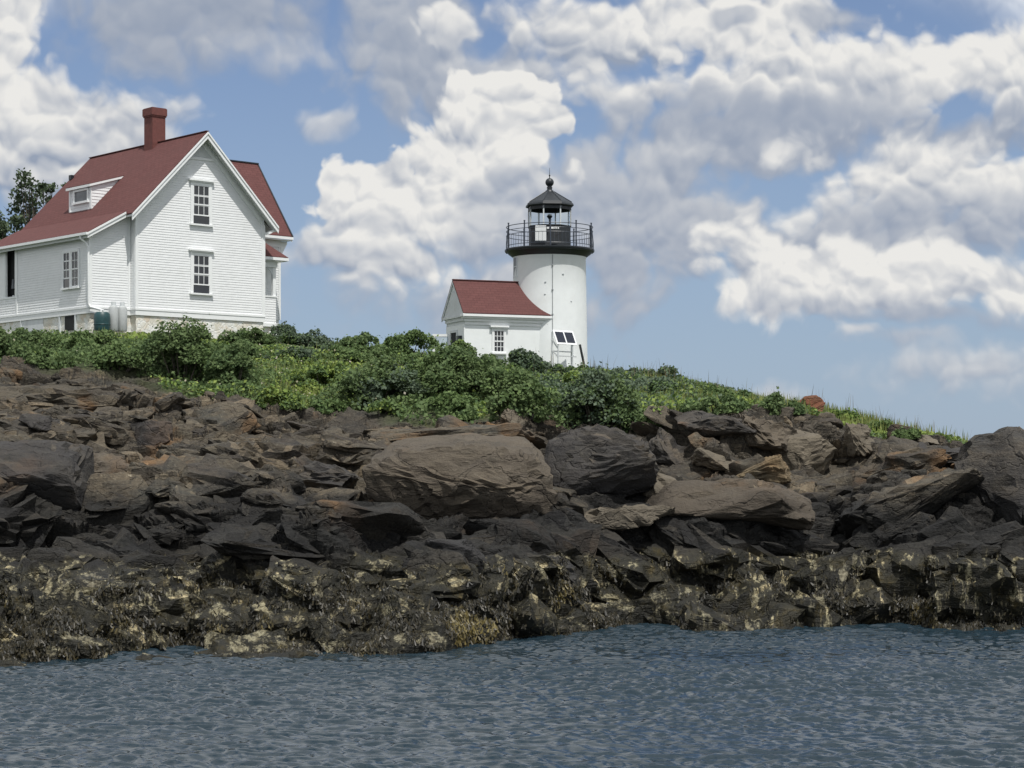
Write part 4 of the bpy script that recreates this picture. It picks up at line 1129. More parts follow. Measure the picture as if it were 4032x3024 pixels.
e = empty('vent_pipe', (p.x, p.y, 8.3), TH_H, 'white bent vent pipe rising from the grass at the right corner of the house', 'pipe')
tag(e); MB().tube([(0, 0, 0), (0, 0, .42), (.06, 0, .52), (.16, 0, .55), (.26, 0, .52), (.30, 0, .42), (.30, 0, .2)], .035, 10).build('bend', 'trim', e, smooth=True)
MB().lathe([(.04, .38), (.048, .39), (.048, .44), (.04, .45)], 14).build('coupling', 'trim', e, smooth=True)
# ------------------------------------------------------------------ lighthouse
LX, LY = 1.557, 81.0; TZ = 7.25
tower = empty('lighthouse', (LX, LY, TZ), 0, 'round white lighthouse tower with a black lantern room and railed gallery', 'lighthouse')
def L(): return MB(TZ)
L().lathe([(0, 6.4), (1.60, 6.4), (1.56, 8.2), (1.525, 10.2), (1.50, 11.70), (1.54, 11.80)], 72).build('tower_wall', 'render', tower, smooth=True)
cab = L(); cab.tube([(.09, -1.512, 11.75), (.09, -1.53, 10.2), (.09, -1.56, 8.4), (.09, -1.60, 6.8)], .018, 6)
for z in (11.3, 10.3, 9.3, 8.3): cab.box(.055, .125, -1.575 - (10.2 - z) * .012, -1.50, z, z + .04)
cab.build('conduit', 'cable', tower)
# gallery deck with cove under it
gal = L().lathe([(1.50, 11.74), (1.56, 11.80), (1.70, 11.90), (1.76, 11.97), (1.84, 11.99), (1.86, 12.02), (1.86, 12.08), (1.83, 12.10), (0, 12.10)], 72).build('gallery', 'black', tower, smooth=True)
RR = 1.79
for k in range(10):
    t = math.radians(-90 + 36 * k); x, y = RR * math.cos(t), RR * math.sin(t)
    m_ = L(); m_.tube([(x, y, 12.09), (x, y, 13.12)], .028, 8); m_.tube([(x, y, 13.12), (x, y, 13.15)], .04, 8)
    x2, y2 = 1.88 * math.cos(t), 1.88 * math.sin(t)
    if k in (2, 3, 7, 8): m_.tube([(x2, y2, 11.99), (x2, y2, 12.3), (x * 1.01, y * 1.01, 12.95)], .02, 6)
    m_.build('railing_post', 'bluerail', tower)
for z, rr_ in ((13.02, .017), (12.84, .014), (12.66, .014), (12.22, .014)):
    m_ = L(); n = 80
    m_.tube([(RR * math.cos(2 * math.pi * i / n), RR * math.sin(2 * math.pi * i / n), z) for i in range(n + 1)], rr_, 6, cap=False)
    m_.build('rail', 'bluerail', tower)
for k in range(70):
    if k % 7 == 0: continue
    m_ = L()
    t = math.radians(-90 + 36 / 7 * k); x, y = RR * math.cos(t), RR * math.sin(t)
    m_.tube([(x, y, 12.22), (x, y, 12.66)], .0065, 5); m_.build('baluster', 'bluerail', tower)
# watch room / parapet wall
PH = math.radians(-90 + 22.5 + 5.8)
par = L().lathe([(.90, 12.10), (.90, 13.00), (.93, 13.02), (.93, 13.06), (.0, 13.06)], 8, ph=PH).build('parapet', 'blackmat', tower)
m_ = L()
for k in range(9): m_.box(-.60 + .05 * k, -.60 + .05 * k + .042, -.955 - .004 * (k % 2), -.93, 12.38, 12.97)
m_.box(-.60, -.16, -.935, -.925, 12.36, 12.99)
m_.build('louvre_panel', 'trim', par)
parts('white_flange', 'trim', par, [(x, x + w, -.965, -.945, 12.86, 12.93) for x, w in ((-.13, .09), (.05, .08), (.14, .05), (.22, .055), (.31, .06))], TZ)  # row of small white flanges just below the parapet rim
m_ = L(); m_.box(.04, .30, -.90, -.872, 12.25, 12.78); m_.build('hatch', 'blackmat', par)
# glazing
gl = L().lathe([(.885, 13.06), (.885, 13.95)], 8, ph=PH).build('lantern_glazing', 'lglass', tower)
for k in range(8):
    t = PH + k * math.pi / 4; x, y = .90 * math.cos(t), .90 * math.sin(t)
    m_ = L(); m_.bar((x, y, 13.06), (x, y, 13.97), .045, .05, up=(math.cos(t), math.sin(t), 0)); m_.build('mullion', 'trim_grey' if k in (3, 7, 4, 0) else 'grey', tower)
m_ = L(); m_.lathe([(.91, 13.72), (.93, 13.72), (.93, 13.98), (.86, 13.98), (.86, 13.72), (.91, 13.72)], 8, ph=PH); m_.build('lantern_header', 'blackmat', tower)
# lamp
lp = L().lathe([(0, 13.06), (.10, 13.07), (.05, 13.12), (.035, 13.2), (.035, 13.34), (.05, 13.38), (.11, 13.46), (.12, 13.50), (.0, 13.51)], 20).build('beacon', 'black', tower, smooth=True)
L().lathe([(.0, 13.51), (.09, 13.51), (.09, 13.56), (.0, 13.58)], 20).build('lamp_lens', 'galv', lp, smooth=True)
# roof, neck, ball, spike
rf = L().lathe([(.0, 13.93), (.90, 13.93), (1.00, 13.86), (1.04, 13.90), (1.02, 13.96), (.94, 14.04), (.20, 14.50), (.0, 14.52)], 8, ph=PH).build('lantern_roof', 'black', tower)
m_ = L()
for k in range(8):
    t = PH + k * math.pi / 4
    m_.tube([(.95 * math.cos(t), .95 * math.sin(t), 14.045), (.20 * math.cos(t), .20 * math.sin(t), 14.505)], .014, 5)
m_.build('roof_ribs', 'black', rf)
b_ = L().lathe([(.0, 14.45), (.20, 14.48), (.16, 14.55), (.115, 14.57), (.10, 14.64), (.12, 14.65), (.12, 14.68), (.095, 14.70), (.10, 14.75)], 24).build('vent_neck', 'black', rf, smooth=True)
m_ = L(); m_.lathe([(.178 * math.sin(math.pi * i / 16), 14.89 - .178 * math.cos(math.pi * i / 16)) for i in range(17)], 28); m_.build('ball', 'black', rf, smooth=True)
m_ = L(); m_.tube([(0, 0, 15.05), (0, 0, 15.14), (0, 0, 15.16), (0, 0, 15.19), (0, 0, 15.22), (0, 0, 15.50)], [.02, .018, .035, .035, .012, .006], 8); m_.build('lightning_rod', 'black', rf)
# small window on the left flank
tw = math.radians(180 + 19)
cx_, cy_ = 1.50 * math.cos(tw), 1.50 * math.sin(tw)
nx, ny = math.cos(tw), math.sin(tw); tx, ty = -ny, nx
def tp(s, z, o): return (cx_ + nx * o + tx * s, cy_ + ny * o + ty * s, z)
def tbox(mb, a, b, c, d, o0, o1):
    mb.add([tp(a, c, o0), tp(b, c, o0), tp(b, d, o0), tp(a, d, o0), tp(a, c, o1), tp(b, c, o1), tp(b, d, o1), tp(a, d, o1)], [(0, 1, 2, 3), (7, 6, 5, 4), (0, 4, 5, 1), (1, 5, 6, 2), (2, 6, 7, 3), (3, 7, 4, 0)])
m_ = L(); tbox(m_, -.17, .17, 11.0, 11.72, -.1, .006); wdw = m_.build('window', 'curtain', tower)
m_ = L()
for q4 in ((-.23, -.171, 10.97, 11.76), (.171, .23, 10.97, 11.76), (-.17, .17, 11.721, 11.76), (-.17, .17, 11.34, 11.37), (-.26, .26, 10.90, 10.968)): tbox(m_, *q4, -.1, .015)
m_.build('frame', 'trim_grey', wdw)
for x, z in ((-.2, 10.62), (-.22, 10.12), (.52, 10.95), (.85, 9.85), (-.1, 8.9)):
    y = -math.sqrt(1.535 ** 2 - x * x); parts('wall_fixing', 'cable', tower, [(x - .035, x + .035, y - .012, y + .05, z, z + .02)], TZ)

# ------------------------------------------------------------------ service building
BU = Vector((math.cos(math.radians(22)), math.sin(math.radians(22)), 0)); BV = Vector((-BU.y, BU.x, 0))
off = -.20
BO = Vector((LX, LY, 0)) + BV * off          # point on the ridge line beside the tower axis
svc = empty('service_building', (BO.x, BO.y, TZ), math.radians(22), 'small white gabled building with a red roof joined to the lighthouse', 'building')
def B(): return MB(TZ)
X0 = -4.36; RZB = 10.69; EZ = 9.27; HW = 1.256      # ridge left end, heights, half width to the eave
WX0 = X0 + .16; WH = 1.02
B().box(WX0, -.9, -WH, WH, 6.4, 8.98).build('walls', 'render', svc)
m_ = B(); m_.slab([(X0 + .045, -HW + .03, EZ - .08), (X0 + .045, HW + .0, EZ - .1), (X0 + .045, .0, RZB - .06)], (3.2, 0, 0)); m_.build('gable', 'trim_grey', svc)
kk = (RZB - EZ) / HW
br_ = roofslab('roof', [(X0, -HW, EZ), (-.3, -HW, EZ), (-.3, 0, RZB), (X0, 0, RZB)], .05, svc, ax=(1, 0, 0), z0=TZ)
roofslab('roof', [(X0, HW + .05, EZ - .05), (-.3, HW + .05, EZ - .05), (-.3, 0, RZB), (X0, 0, RZB)], .05, svc, ax=(1, 0, 0), z0=TZ)
m_ = B(); m_.bar((X0, 0, RZB + .01), (-1.3, 0, RZB + .01), .12, .035); m_.build('ridge_cap', 'roof', br_, uv=(1, 0, 0))
# boxed cornice in three steps along the front, mitred back to the tower wall
m_ = B(); XR = -.42
for (o, z0_, z1_, xr) in ((HW + .02, EZ - .13, EZ - .035, XR), (HW - .06, EZ - .20, EZ - .13, XR - .12), (WH + .09, EZ - .32, EZ - .20, XR - .35), (WH + .035, EZ - .46, EZ - .32, XR - .5)):
    m_.slab([(X0 + (HW - o) * .7, -o, z0_), (xr, -o, z0_), (xr - (o - .9) * .9, -.9, z0_), (X0 + (HW - o) * .7, -.9, z0_)], (0, 0, z1_ - z0_))
m_.build('cornice', 'trim', svc)
m_ = B()
m_.slab([(X0, -HW - .01, EZ - .05), (X0, 0, RZB - .055), (X0, 0, RZB - .17), (X0, -HW - .01, EZ - .16)], (.04, 0, 0))
m_.slab([(X0, HW + .05, EZ - .10), (X0, 0, RZB - .055), (X0, 0, RZB - .17), (X0, HW + .05, EZ - .21)], (.04, 0, 0))
m_.box(X0 + .0, WX0 - .001, -HW, HW + .04, EZ - .15, EZ - .06); m_.box(X0 + .07, WX0 - .001, -WH - .05, WH + .05, EZ - .30, EZ - .15)
m_.box(WX0 - .035, WX0 - .001, -WH - .03, WH + .03, EZ - .46, EZ - .30)
m_.build('gable_cornice', 'trim_grey', svc)
m_ = B(); m_.box(WX0 - .05, WX0 - .002, -WH - .02, WH + .02, 6.6, 8.83); m_.build('end_wall', 'render', svc)
d_ = B().box(WX0 - .065, WX0 - .052, -.22, .42, 6.9, 8.55).build('doorway', 'dark', svc)
m_ = B(); m_.box(WX0 - .09, WX0 - .052, -.32, -.221, 6.9, 8.65); m_.box(WX0 - .09, WX0 - .052, .421, .52, 6.9, 8.65); m_.box(WX0 - .09, WX0 - .052, -.22, .42, 8.551, 8.65); m_.build('door_frame', 'trim_grey', d_)
m_ = B(); m_.box(WX0 - .20, WX0 - .052, -.80, -.56, 7.95, 8.38); m_.build('meter_box', 'black', svc)
# open glazed storm door swung out from the doorway
door = B(); dx, dy = WX0 - .07, .50
dir_ = Vector((-.92, .30, 0)).normalized()
def dp(s, z, o): q_ = Vector((dx, dy, 0)) + dir_ * s; return (q_.x + o * dir_.y, q_.y - o * dir_.x, z)
def dbx(mb, a, b, c, d, o0=0., o1=.035):
    mb.add([dp(a, c, o0), dp(b, c, o0), dp(b, d, o0), dp(a, d, o0), dp(a, c, o1), dp(b, c, o1), dp(b, d, o1), dp(a, d, o1)], [(0, 1, 2, 3), (7, 6, 5, 4), (0, 4, 5, 1), (1, 5, 6, 2), (2, 6, 7, 3), (3, 7, 4, 0)])
for a, b, c, d in ((0, .09, 6.95, 8.52), (.62, .72, 6.95, 8.52), (.09, .62, 8.42, 8.52), (.09, .62, 7.85, 7.93), (.09, .62, 6.95, 7.3)): dbx(door, a, b, c, d)
dd = door.build('storm_door', 'trim', svc)
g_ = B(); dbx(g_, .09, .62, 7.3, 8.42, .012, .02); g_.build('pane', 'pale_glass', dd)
sash(svc, lambda s, z, o: (s, -WH - o, z), -2.98, -2.52, 7.72, 8.62, cols=3, name='window', case=.07, sillx=.03, z00=TZ)

# ------------------------------------------------------------------ solar panel rack
px_ = PX(2172, 1400, 78.3); rz = math.radians(42)
rack = empty('solar_rack', (px_.x, px_.y, TZ), rz, 'metal rack holding two tilted solar panels at the foot of the lighthouse', 'solar panels')
def R_(): return MB(TZ)
zt_, zb_ = 8.58, 8.02; run = .26; Wd = 1.12
for y_, x_ in ((0., .02), (0., Wd - .02)):
    m_ = R_(); m_.bar((x_, .0, 6.9), (x_, .0, zt_ - .06), .045); m_.build('post', 'trim_grey', rack)
for x_ in (.1, Wd - .22):
    m_ = R_(); m_.bar((x_, -run, 6.9), (x_, -run - .02, zb_), .04); m_.build('post', 'trim_grey', rack)
m_ = R_(); m_.bar((0, -.02, 7.75), (Wd, -.02, 7.75), .045); m_.bar((0, -run, 7.55), (Wd, -run, 7.55), .04)
m_.bar((.02, -.02, 8.2), (.1, -run, 7.85), .045); m_.bar((.02, -.02, 7.75), (.1, -run, 7.55), .04); m_.bar((Wd - .02, -.02, 7.75), (Wd - .1, -run, 7.55), .04)
m_.build('crossbars', 'galv', rack)
def fr(x0, x1, t0, t1, o):
    g = lambda x, t: Vector((x, -.03 - run * t, zt_ + (zb_ - zt_) * t))
    nrm = Vector((0, -(zt_ - zb_), run)).normalized()
    return [g(x0, t0) + nrm * o, g(x1, t0) + nrm * o, g(x1, t1) + nrm * o, g(x0, t1) + nrm * o], nrm
q_, nrm = fr(.0, Wd, -.02, 1.02, 0.); m_ = R_(); m_.slab(q_, nrm * .03); fm = m_.build('panel_frame', 'trim', rack)
for x0, x1 in ((.08, .52), (.60, 1.04)):
    q_, nrm = fr(x0, x1, .12, .88, .032); m_ = R_(); m_.slab(q_, nrm * .01); m_.build('solar_panel', 'panel', rack)
m_ = R_(); m_.bar((Wd + .12, -run - .08, 8.05), (Wd + .42, -run - .1, 6.95), .09, .05); m_.build('diagonal_leg', 'black', rack)  # black diagonal leg leaning out at the right end of the rack
# ------------------------------------------------------------------ plants
RNG = np.random.RandomState(5)
def leaf_quads(P, Nn, size, rs, asp=1.5, jitter=.9):
    """one folded leaf-like quad per point; P (n,3), Nn outward normals"""
    n = len(P)
    nn = Nn + rs.normal(size=(n, 3)) * jitter; nn /= np.linalg.norm(nn, axis=1)[:, None]
    t = rs.normal(size=(n, 3)); t -= (t * nn).sum(1)[:, None] * nn; t /= np.linalg.norm(t, axis=1)[:, None]
    b = np.cross(nn, t)
    s = size * (.6 + .8 * rs.rand(n))[:, None]
    L_ = t * s * asp * .5; W_ = b * s * .5
    v = np.stack([P - L_, P + W_ + nn * s * .12, P + L_, P - W_ + nn * s * .12], 1).reshape(-1, 3)
    f = np.arange(4 * n).reshape(n, 4)
    return v, f
def tri_leaves(P, Nn, size, rs, jitter=.9):
    return leaf_quads(P, Nn, size, rs)
def shrub(x0, x1, y0, y1, label, mats=('leaf_dark',), seed=0, size=.070, group='shrubs on the slope'):
    """crown filling the photo box x0..x1, y0..y1 (2212 wide), standing where the land is"""
    rs = np.random.RandomState(seed)
    xc = (x0 + x1) / 2; Zs = surfZ(xc, y1 - .12 * (y1 - y0)); m_ = Zs / FD
    w = (x1 - x0) * m_; h = (y1 - y0) * m_; d = min(w * .8, 3.0); Z = Zs + d * .30
    c = PD(xc, y1, Zs); zb = c.z + (Z - Zs) * .1
    top = CAMZ + (HZ / K - y0) / FD * Z; h = max(h, top - zb)
    e = empty('shrub', (PD(xc, 0, Z).x, Z, zb), 0, label, 'shrub', group)
    n = int(np.clip(2000 * w * h + 900, 2000, 22000)); lobes = int(np.clip(7 * w * h, 9, 60))
    lb = []
    for i in range(lobes):
        a = rs.rand() * 2 * np.pi; rr = np.sqrt(rs.rand()) * rs.uniform(.85, 1.25); up = rs.rand() ** .8 * rs.uniform(.75, 1.08)
        k = math.sqrt(max(0.12, 1 - min(up, 1) ** 2.6))
        R_l = (.20 + .22 * rs.rand()) * min(h, w, 2.0) ** .6
        lb.append((rr * math.cos(a) * k * max(w / 2 - R_l * .7, .1), rr * math.sin(a) * k * max(d / 2 - R_l * .5, .1), up * max(h - R_l * .9, .1), R_l))
    lb = np.array(lb)
    L_ = rs.randint(0, lobes, n)
    dv = rs.normal(size=(n, 3)); dv[:, 2] = np.abs(dv[:, 2]) * .9 + dv[:, 2] * .25; dv /= np.linalg.norm(dv, axis=1)[:, None]
    R0 = lb[L_, 3] * (.60 + .42 * rs.rand(n) ** .6)
    R0 *= 1 + (rs.rand(n) < .06) * rs.rand(n) * .6
    P = lb[L_, :3] + dv * R0[:, None]
    P += fbm(P[:, 0] * 3, P[:, 2] * 3, 2, seed)[:, None] * .12
    P = P[P[:, 2] > -.5]; dv = P * 0 + np.array([0, -.2, .5]) + P / (np.linalg.norm(P, axis=1)[:, None] + .1) * .7
    v, f = leaf_quads(P, dv, size, rs)
    mi = (fbm(P[:, 0] * 1.1 + seed, P[:, 2] * 1.4 + P[:, 1], 3, seed + 3) + .12 * rs.normal(size=len(P)) > .08).astype(int)
    o = np_mesh('foliage', v, f, list(mats), e)
    if len(mats) > 1: o.data.polygons.foreach_set('material_index', mi)
    mb = MB()
    for i in range(min(lobes, 20)):
        q_ = lb[i]; mb.tube([(q_[0] * .15, q_[1] * .15, -.4), (q_[0] * .6, q_[1] * .6, q_[2] * .45), (q_[0], q_[1], q_[2])], [.03, .022, .008], 5)
    mb.build('stems', 'bark', e)
    return e
DK, DM, DB, ML, MD, BM, LM = ('leaf_dark',), ('leaf_dark', 'leaf_mid'), ('leaf_dark', 'leaf_blue'), ('leaf_mid', 'leaf_lime'), ('leaf_mid', 'leaf_dark'), ('leaf_blue', 'leaf_mid'), ('leaf_lime', 'leaf_mid')
SH = [
 (285, 500, 692, 852, 'large dark green shrub in front of the gable end of the house', DM),
 (180, 330, 742, 822, 'dense green shrub left below the largest bush by the house', DM),
 (430, 575, 745, 868, 'dark shrub hanging over the rocks right of the largest bush by the house', DK),
 (90, 290, 712, 778, 'low spreading shrub under the porch end of the house', MD),
 (-10, 170, 738, 805, 'rounded green shrub at the left edge above the rocks', DM),
 (-90, 40, 698, 800, 'tall shrub cut by the left edge of the picture', DK),
 (0, 110, 712, 760, 'dark low shrub at the foot of the porch', DM),
 (850, 1120, 742, 905, 'largest dark shrub in front of the white service building', DM),
 (690, 930, 775, 902, 'dark bluish shrub at the middle of the slope above the rocks', DB),
 (1000, 1200, 792, 915, 'shrub below and right of the largest dark shrub', DM),
 (900, 1050, 850, 918, 'low bright green shrub touching the top of the brown rocks', MD),
 (1180, 1390, 792, 938, 'tall dark shrub below the foot of the lighthouse', DB),
 (1300, 1405, 862, 948, 'dark shrub hanging beside the domed overhanging boulder', DK),
 (1070, 1195, 752, 835, 'grey-green shrub under the small window of the service building', BM),
 (940, 1045, 738, 800, 'leafy shrub tip rising against the service building wall', ML),
 (600, 930, 748, 805, 'long low thicket of mixed green shrubs linking the two buildings', MD),
 (790, 965, 714, 800, 'olive shrub on the skyline left of the service building', ML),
 (675, 830, 716, 775, 'dark rounded shrub on the skyline between the two buildings', DM),
 (575, 720, 708, 762, 'feathery shrub just right of the house corner', BM),
 (1370, 1490, 786, 835, 'bluish shrub on the skyline right of the lighthouse', ('leaf_blue', 'leaf_dark')),
 (1465, 1575, 816, 865, 'green shrub on the falling skyline right of the bluish shrub', MD),
 (1180, 1300, 782, 835, 'low bluish shrub at the foot of the solar rack', BM),
 (1550, 1655, 846, 885, 'small shrub halfway down the right skyline', MD),
 (1640, 1702, 852, 900, 'upright dark shrub left of the rust-red boulder', DM),
 (1692, 1738, 866, 898, 'little dark shrub touching the rust-red boulder', DK),
 (1775, 1860, 888, 920, 'low yellow-green shrub right of the rust-red boulder', LM),
 (1850, 1935, 910, 940, 'low green shrub between the yellow-green shrub and the bare rocks', ML),
 (1925, 1992, 922, 955, 'last small green shrub before the bare rocks on the right', MD),
 (1385, 1450, 885, 940, 'pale green shrub in the cleft right of the domed boulder', ML),
 (530, 670, 835, 898, 'bright yellow-green shrub above the left rocks', LM),
 (420, 500, 822, 862, 'bright green leafy shrub on the edge of the left rock', ML),
 (590, 800, 782, 862, 'yellow-green shrub in the sunny middle of the slope', LM),
 (560, 690, 748, 800, 'grey-green shrub below the right corner of the house', BM),
 (740, 880, 745, 800, 'mid-green shrub just below the skyline between the two buildings', MD),
 (640, 760, 742, 792, 'blue-green shrub under the dark rounded skyline shrub', BM),
 (480, 580, 735, 790, 'dark green shrub under the right end of the house foundation', DM),
 (1195, 1300, 800, 862, 'olive-green shrub left of the tall dark shrub below the lighthouse', ML),
 (1385, 1490, 815, 872, 'grey-green shrub in the grass right of the lighthouse', BM),
 (1290, 1400, 790, 830, 'low grey-green shrub just right of the tower base', BM),
 (780, 870, 860, 912, 'small olive shrub at the rock edge in the middle', ML),
 (660, 760, 855, 905, 'small green shrub at the rock edge left of the middle', MD),
 (1480, 1600, 838, 880, 'mid-green shrub on the right shoulder of the hill', MD),
 (470, 600, 702, 768, 'green shrub hiding the right half of the pale stone foundation', DM),
 (555, 665, 706, 752, 'grey-green shrub at the foot of the small corner porch', BM),
 (1450, 1640, 850, 905, 'dark green shrub spreading above the dark hollow in the rocks', DM),
]
for i, q_ in enumerate(SH):
    shrub(*q_, 300 + i)

# -- undergrowth that covers the whole slope
gi, gj = np.nonzero((ss > 3.96) & (ss < 5.3) & (XX / ZZ > -.30) & (XX / ZZ < .235) & (rock < .45))
def scatter(n, seed, cond=None):
    rs = np.random.RandomState(seed)
    w = (ZZ[gi, gj] * 0 + 1.)
    # equal chance per area: rows are uneven, weight by cell size
    dZ = np.abs(np.gradient(ZZ, axis=0))[gi, gj] + 1e-4; w = dZ * ZZ[gi, gj]
    if cond is not None: w = w * cond(P_[gi, gj])
    k = rs.choice(len(gi), n, p=w / w.sum())
    a, b = gi[k], gj[k]
    p = P_[a, b].copy(); p[:, 0] += rs.uniform(-.5, .5, n) * .05; p[:, 1] += rs.uniform(-.5, .5, n) * dZ[k]
    return p, rs
def pxx(p): return 1106 + p[:, 0] / p[:, 1] * FD
def lump(p): return (.12 + .85 * np.clip(fbm(p[:, 0] * .55, p[:, 1] * .4, 3, 222) + .38, 0, 1) ** 1.3 * np.clip((1950 - pxx(p)) / 500, .25, 1)) * (1 - .6 * np.clip((p[:, 1] - 68) / 5, 0, 1))
def keep_house(p):
    # nothing inside the buildings or on the mown strip by the walls
    q = p[:, :2] - np.array([G0.x, G0.y]); a = q @ np.array([U.x, U.y]); b = q @ np.array([V.x, V.y])
    ins = (a > -2.6) & (a < 8.6) & (b > -.7) & (b < 9.5)
    q2 = p[:, :2] - np.array([LX, LY])
    a2 = q2 @ np.array([BU.x, BU.y]); b2 = q2 @ np.array([BV.x, BV.y])
    return ~(ins | (np.hypot(q2[:, 0], q2[:, 1]) < 1.75) | ((a2 > -4.4) & (a2 < 0) & (np.abs(b2) < 1.35)))
def sunny(p):
    """1 where the photo's slope is pale yellow-green"""
    x = pxx(p); yv = HZ / K - (p[:, 2] - CAMZ) / p[:, 1] * FD
    g = lambda cx, cy, rx, ry: np.clip(1.4 - np.hypot((x - cx) / rx, (yv - cy) / ry), 0, 1)
    return np.clip(g(650, 850, 130, 60) + g(820, 770, 130, 28) + g(1440, 870, 100, 40) + g(750, 890, 90, 25) + g(1880, 915, 110, 22) + g(230, 718, 110, 12) + g(1560, 880, 90, 20), 0, 1)
p, rs = scatter(240000, 1)
m = keep_house(p) & (rs.rand(len(p)) > sunny(p) * .2); p = p[m]
hgt = lump(p); p[:, 2] += hgt * (rs.rand(len(p)) ** .55)
sel = fbm(p[:, 0] * .5, p[:, 1] * .5, 3, 77) + .10 * rs.normal(size=len(p)) + .25 * sunny(p)
x_ = pxx(p)
mi = np.where(sel > .16, 2, np.where(sel > -.04, 1, 0)); mi = np.where((x_ > 1150) & (mi == 0), 3, mi)
mi = np.where((x_ > 1150) & (x_ < 1600) & (rs.rand(len(p)) < .35), 3, mi)
v, f = leaf_quads(p, np.tile([0, -.3, .8], (len(p), 1)), .076, rs)
ug = np_mesh('undergrowth', v, f, ['leaf_dark', 'leaf_mid', 'leaf_lime', 'leaf_blue'])
ug.data.polygons.foreach_set('material_index', mi)
tag(ug, 'low tangled green undergrowth covering the hillside', 'undergrowth', kind='stuff')
# -- grass and tall stalks
def blades(n, seed, cond, h0, h1, w0, lean=.35):
    p, rs = scatter(n, seed, cond); p = p[keep_house(p)]; n = len(p)
    a = rs.rand(n) * 2 * np.pi; h = (h0 + (h1 - h0) * rs.rand(n) ** 1.5)[:, None]
    dr = np.stack([np.cos(a), np.sin(a), 0 * a], 1); sd = np.stack([-np.sin(a), np.cos(a), 0 * a], 1)
    wv = w0 * (.7 + .6 * rs.rand(n))[:, None]
    ln = lean * rs.rand(n)[:, None]
    m1 = p + dr * h * ln * .35 + np.array([0, 0, 1.]) * h * .55; t = p + dr * h * ln + np.array([0, 0, 1.]) * h
    v = np.stack([p - sd * wv / 2, p + sd * wv / 2, m1 + sd * wv / 2, m1 - sd * wv / 2, t], 1)
    v = np.stack([v[:, 0], v[:, 1], v[:, 2], v[:, 3], v[:, 3], v[:, 2], t + sd * .002, t], 1).reshape(-1, 3)
    f = np.arange(8 * n).reshape(-1, 4)
    return v, f
v, f = blades(26000, 2, lambda q: .004 + sunny(q) * np.clip(fbm(q[:, 0] * .8, q[:, 1] * .8, 3, 404) + .5, 0, 1) ** 2 + .22 * (pxx(q) > 1380), .12, .50, .026)
tag(np_mesh('grass', v, f, 'grass'), 'long yellow-green grass between the shrubs', 'grass', kind='stuff')
v, f = blades(600, 3, lambda q: (np.abs(np.clip(ss[gi, gj], 0, 9) - 4.85) < .25) * (.15 + 1. * (pxx(q) > 1100)) * np.clip(fbm(q[:, 0] * .9, q[:, 1] * .5, 3, 414) + .35, 0, 1) ** 2, .25, .9, .016, .35)
tag(np_mesh('dry_stalks', v, f, 'straw'), 'thin dry stalks standing along the skyline', 'stalks', kind='stuff')
p, rs = scatter(1500, 4, lambda q: .05 + 1.5 * np.exp(-((pxx(q) - 240) / 90) ** 2 - ((q[:, 1] - 72) / 3) ** 2) + .5 * np.exp(-((pxx(q) - 700) / 200) ** 2) + .8 * np.exp(-((pxx(q) - 650) / 60) ** 2) * (q[:, 1] > 71))
p = p[keep_house(p)]; p[:, 2] += lump(p) * 1.02 + .02
v, f = leaf_quads(p, np.tile([0, -.5, .8], (len(p), 1)), .06, rs, 1.1)
tag(np_mesh('blossom', v, f, 'flower'), 'scattered pale blossoms among the leaves', 'blossom', kind='stuff')

# -- trees behind the house
def tree(x, y, Z, zg, spots, label, seed, trunk_x=None, nleaf=260, lr=.55, size=.13):
    """spots: photo positions (2212 wide) of leaf clusters with radius in px"""
    rs = np.random.RandomState(seed); base = PD(x, y, Z); base.z = zg
    e = empty('tree', base, 0, label, 'tree', 'trees behind the house')
    top = max((PD(sx_, sy_, Z).z - zg) for sx_, sy_, _ in spots)
    tr = MB(); pts = [(0, 0, 0), (.05, 0, top * .4), (-.05, .1, top * .7), (.05, 0, top * .97)]
    tr.tube(pts, [.16, .11, .06, .015], 8)
    P = []; 
    for (sx_, sy_, r_) in spots:
        c = PD(sx_, sy_, Z) - base; c.y += rs.uniform(-1, 1) * .8
        r_ = r_ / FD * Z
        zb_ = max(.8, c.z * .62); t_ = Vector((0, 0, zb_))
        mid = t_.lerp(c, .55) + Vector((rs.normal() * .1, 0, .1))
        tr.tube([t_, mid, c], [.045, .028, .010], 5)
        for _ in range(3):
            q_ = c + Vector(rs.normal(size=3)) * r_ * .7; tr.tube([mid.lerp(c, .6), q_], [.014, .005], 4)
        k = int(nleaf * (r_ / lr) ** 2) + 12
        g = rs.normal(size=(k, 3)); g /= np.linalg.norm(g, axis=1)[:, None]
        P.append(np.array(c) + g * (rs.rand(k, 1) ** .75) * 1.5 * r_ * np.array([1.05, 1.0, .85]))
    tr.build('trunk', 'bark', e)
    P = np.vstack(P); v, f = leaf_quads(P, rs.normal(size=P.shape), size, rs)
    np_mesh('crown', v, f, 'leaf_tree', e)
    return e
tree(62, 560, 96, 8.2, [(58, 385, 14), (72, 400, 12), (50, 405, 12), (40, 425, 14), (62, 425, 15), (84, 412, 10), (30, 450, 14), (55, 452, 18), (78, 440, 12), (28, 475, 14),
     (48, 480, 16), (72, 472, 14), (95, 470, 14), (38, 505, 18), (60, 510, 16), (85, 500, 18), (22, 520, 14), (50, 540, 20), (75, 535, 18), (100, 525, 18), (20, 560, 18), (60, 575, 24), (95, 570, 20)],
     'airy dark-leaved tree behind the left slope of the red roof', 11, nleaf=230)
tree(110, 560, 94, 8.2, [(98, 405, 8), (108, 415, 9), (122, 410, 8), (104, 432, 10), (120, 435, 11), (135, 428, 10), (112, 455, 12), (130, 450, 12), (120, 480, 16), (140, 470, 14), (125, 520, 20), (150, 500, 20), (140, 400, 6)],
     'smaller tree peeking over the roof edge right of the airy tree', 12, nleaf=300)
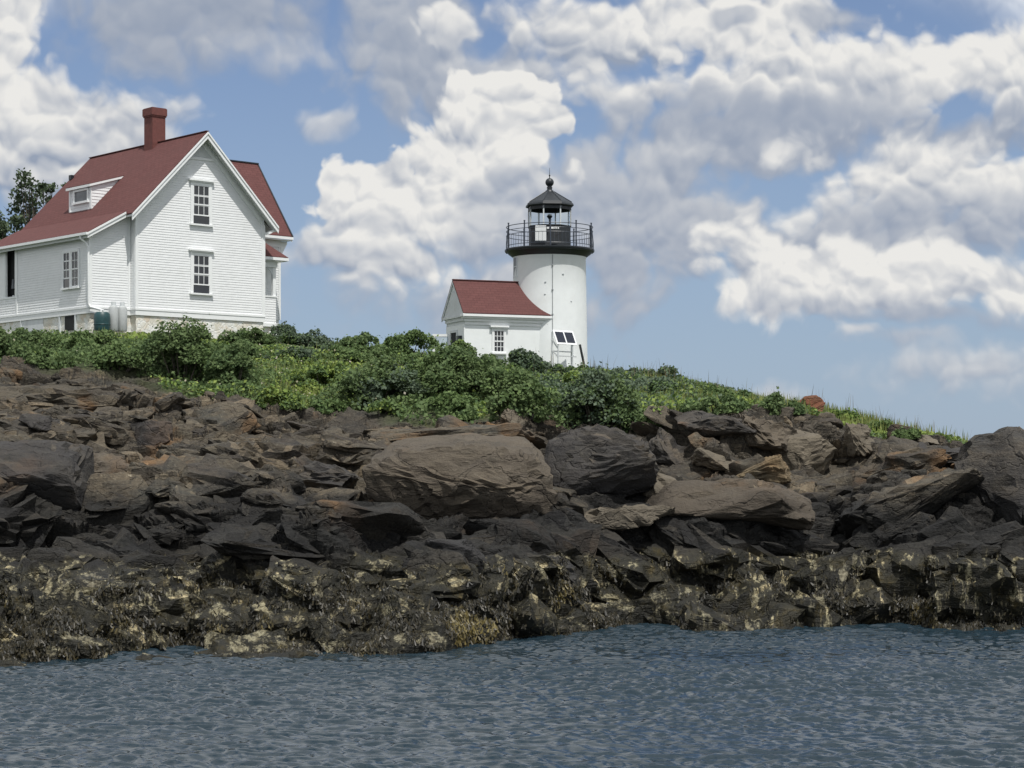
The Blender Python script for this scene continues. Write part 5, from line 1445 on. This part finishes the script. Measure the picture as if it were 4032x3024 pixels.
tree(-10, 560, 90, 8.2, [(0, 480, 14), (8, 495, 12), (-14, 500, 22), (5, 520, 16), (-20, 470, 18), (-10, 540, 26), (12, 545, 12), (-30, 520, 26), (5, 570, 22), (-30, 560, 24)],
     'dense dark tree at the left edge behind the house', 13, nleaf=420)

# -- rockweed hanging on everything below the tide mark
wi, wj = np.nonzero((ss > .95) & (ss < 2.35) & (XX / ZZ > -.30) & (XX / ZZ < .30))
hh_ = P_[wi, wj, 2]
lim = 1.2 + fbm(P_[wi, wj, 0] * .6, P_[wi, wj, 1] * .6, 4, 19) * 1.3
dens = fbm(P_[wi, wj, 0] * 1.6, P_[wi, wj, 2] * 2.6 + P_[wi, wj, 1], 4, 29) + .5
m = (hh_ < lim) & (hh_ > -.1) & (dens > .43)
wi, wj = wi[m], wj[m]
rs = np.random.RandomState(9)
low = np.vstack([r_[(r_[:, 2] < 1.0 + rs.rand(len(r_)) * .5) & (r_[:, 2] > 0)] for r_ in ROCKS])
low = low[fbm(low[:, 0] * 1.8, low[:, 2] * 2.6 + low[:, 1], 4, 29) > -.08]
n = 170000; k = rs.choice(len(wi), n); p = P_[wi[k], wj[k]].copy()
k2 = rs.rand(n) < .45; p[k2] = low[rs.choice(len(low), k2.sum())]
p += rs.normal(size=p.shape) * .015
v0 = p + np.array([0, -.015, .02]); ln = (.03 + .08 * rs.rand(n))[:, None]
dd_ = np.stack([rs.normal(size=n) * .35, -.28 - .15 * rs.rand(n), -.85 + .15 * rs.normal(size=n)], 1); dd_ /= np.linalg.norm(dd_, axis=1)[:, None]
sd = np.stack([1 + 0 * ln[:, 0], rs.normal(size=n) * .5, rs.normal(size=n) * .3], 1); sd /= np.linalg.norm(sd, axis=1)[:, None]
wv = (.009 + .014 * rs.rand(n))[:, None]
v = np.stack([v0 - sd * wv * .5, v0 + sd * wv * .5, v0 + dd_ * ln + sd * wv, v0 + dd_ * ln - sd * wv], 1).reshape(-1, 3)
wd_ = np_mesh('seaweed', v, np.arange(4 * n).reshape(n, 4), 'weed')
tag(wd_, 'shaggy brown rockweed hanging over the tidal rocks', 'seaweed', kind='stuff')
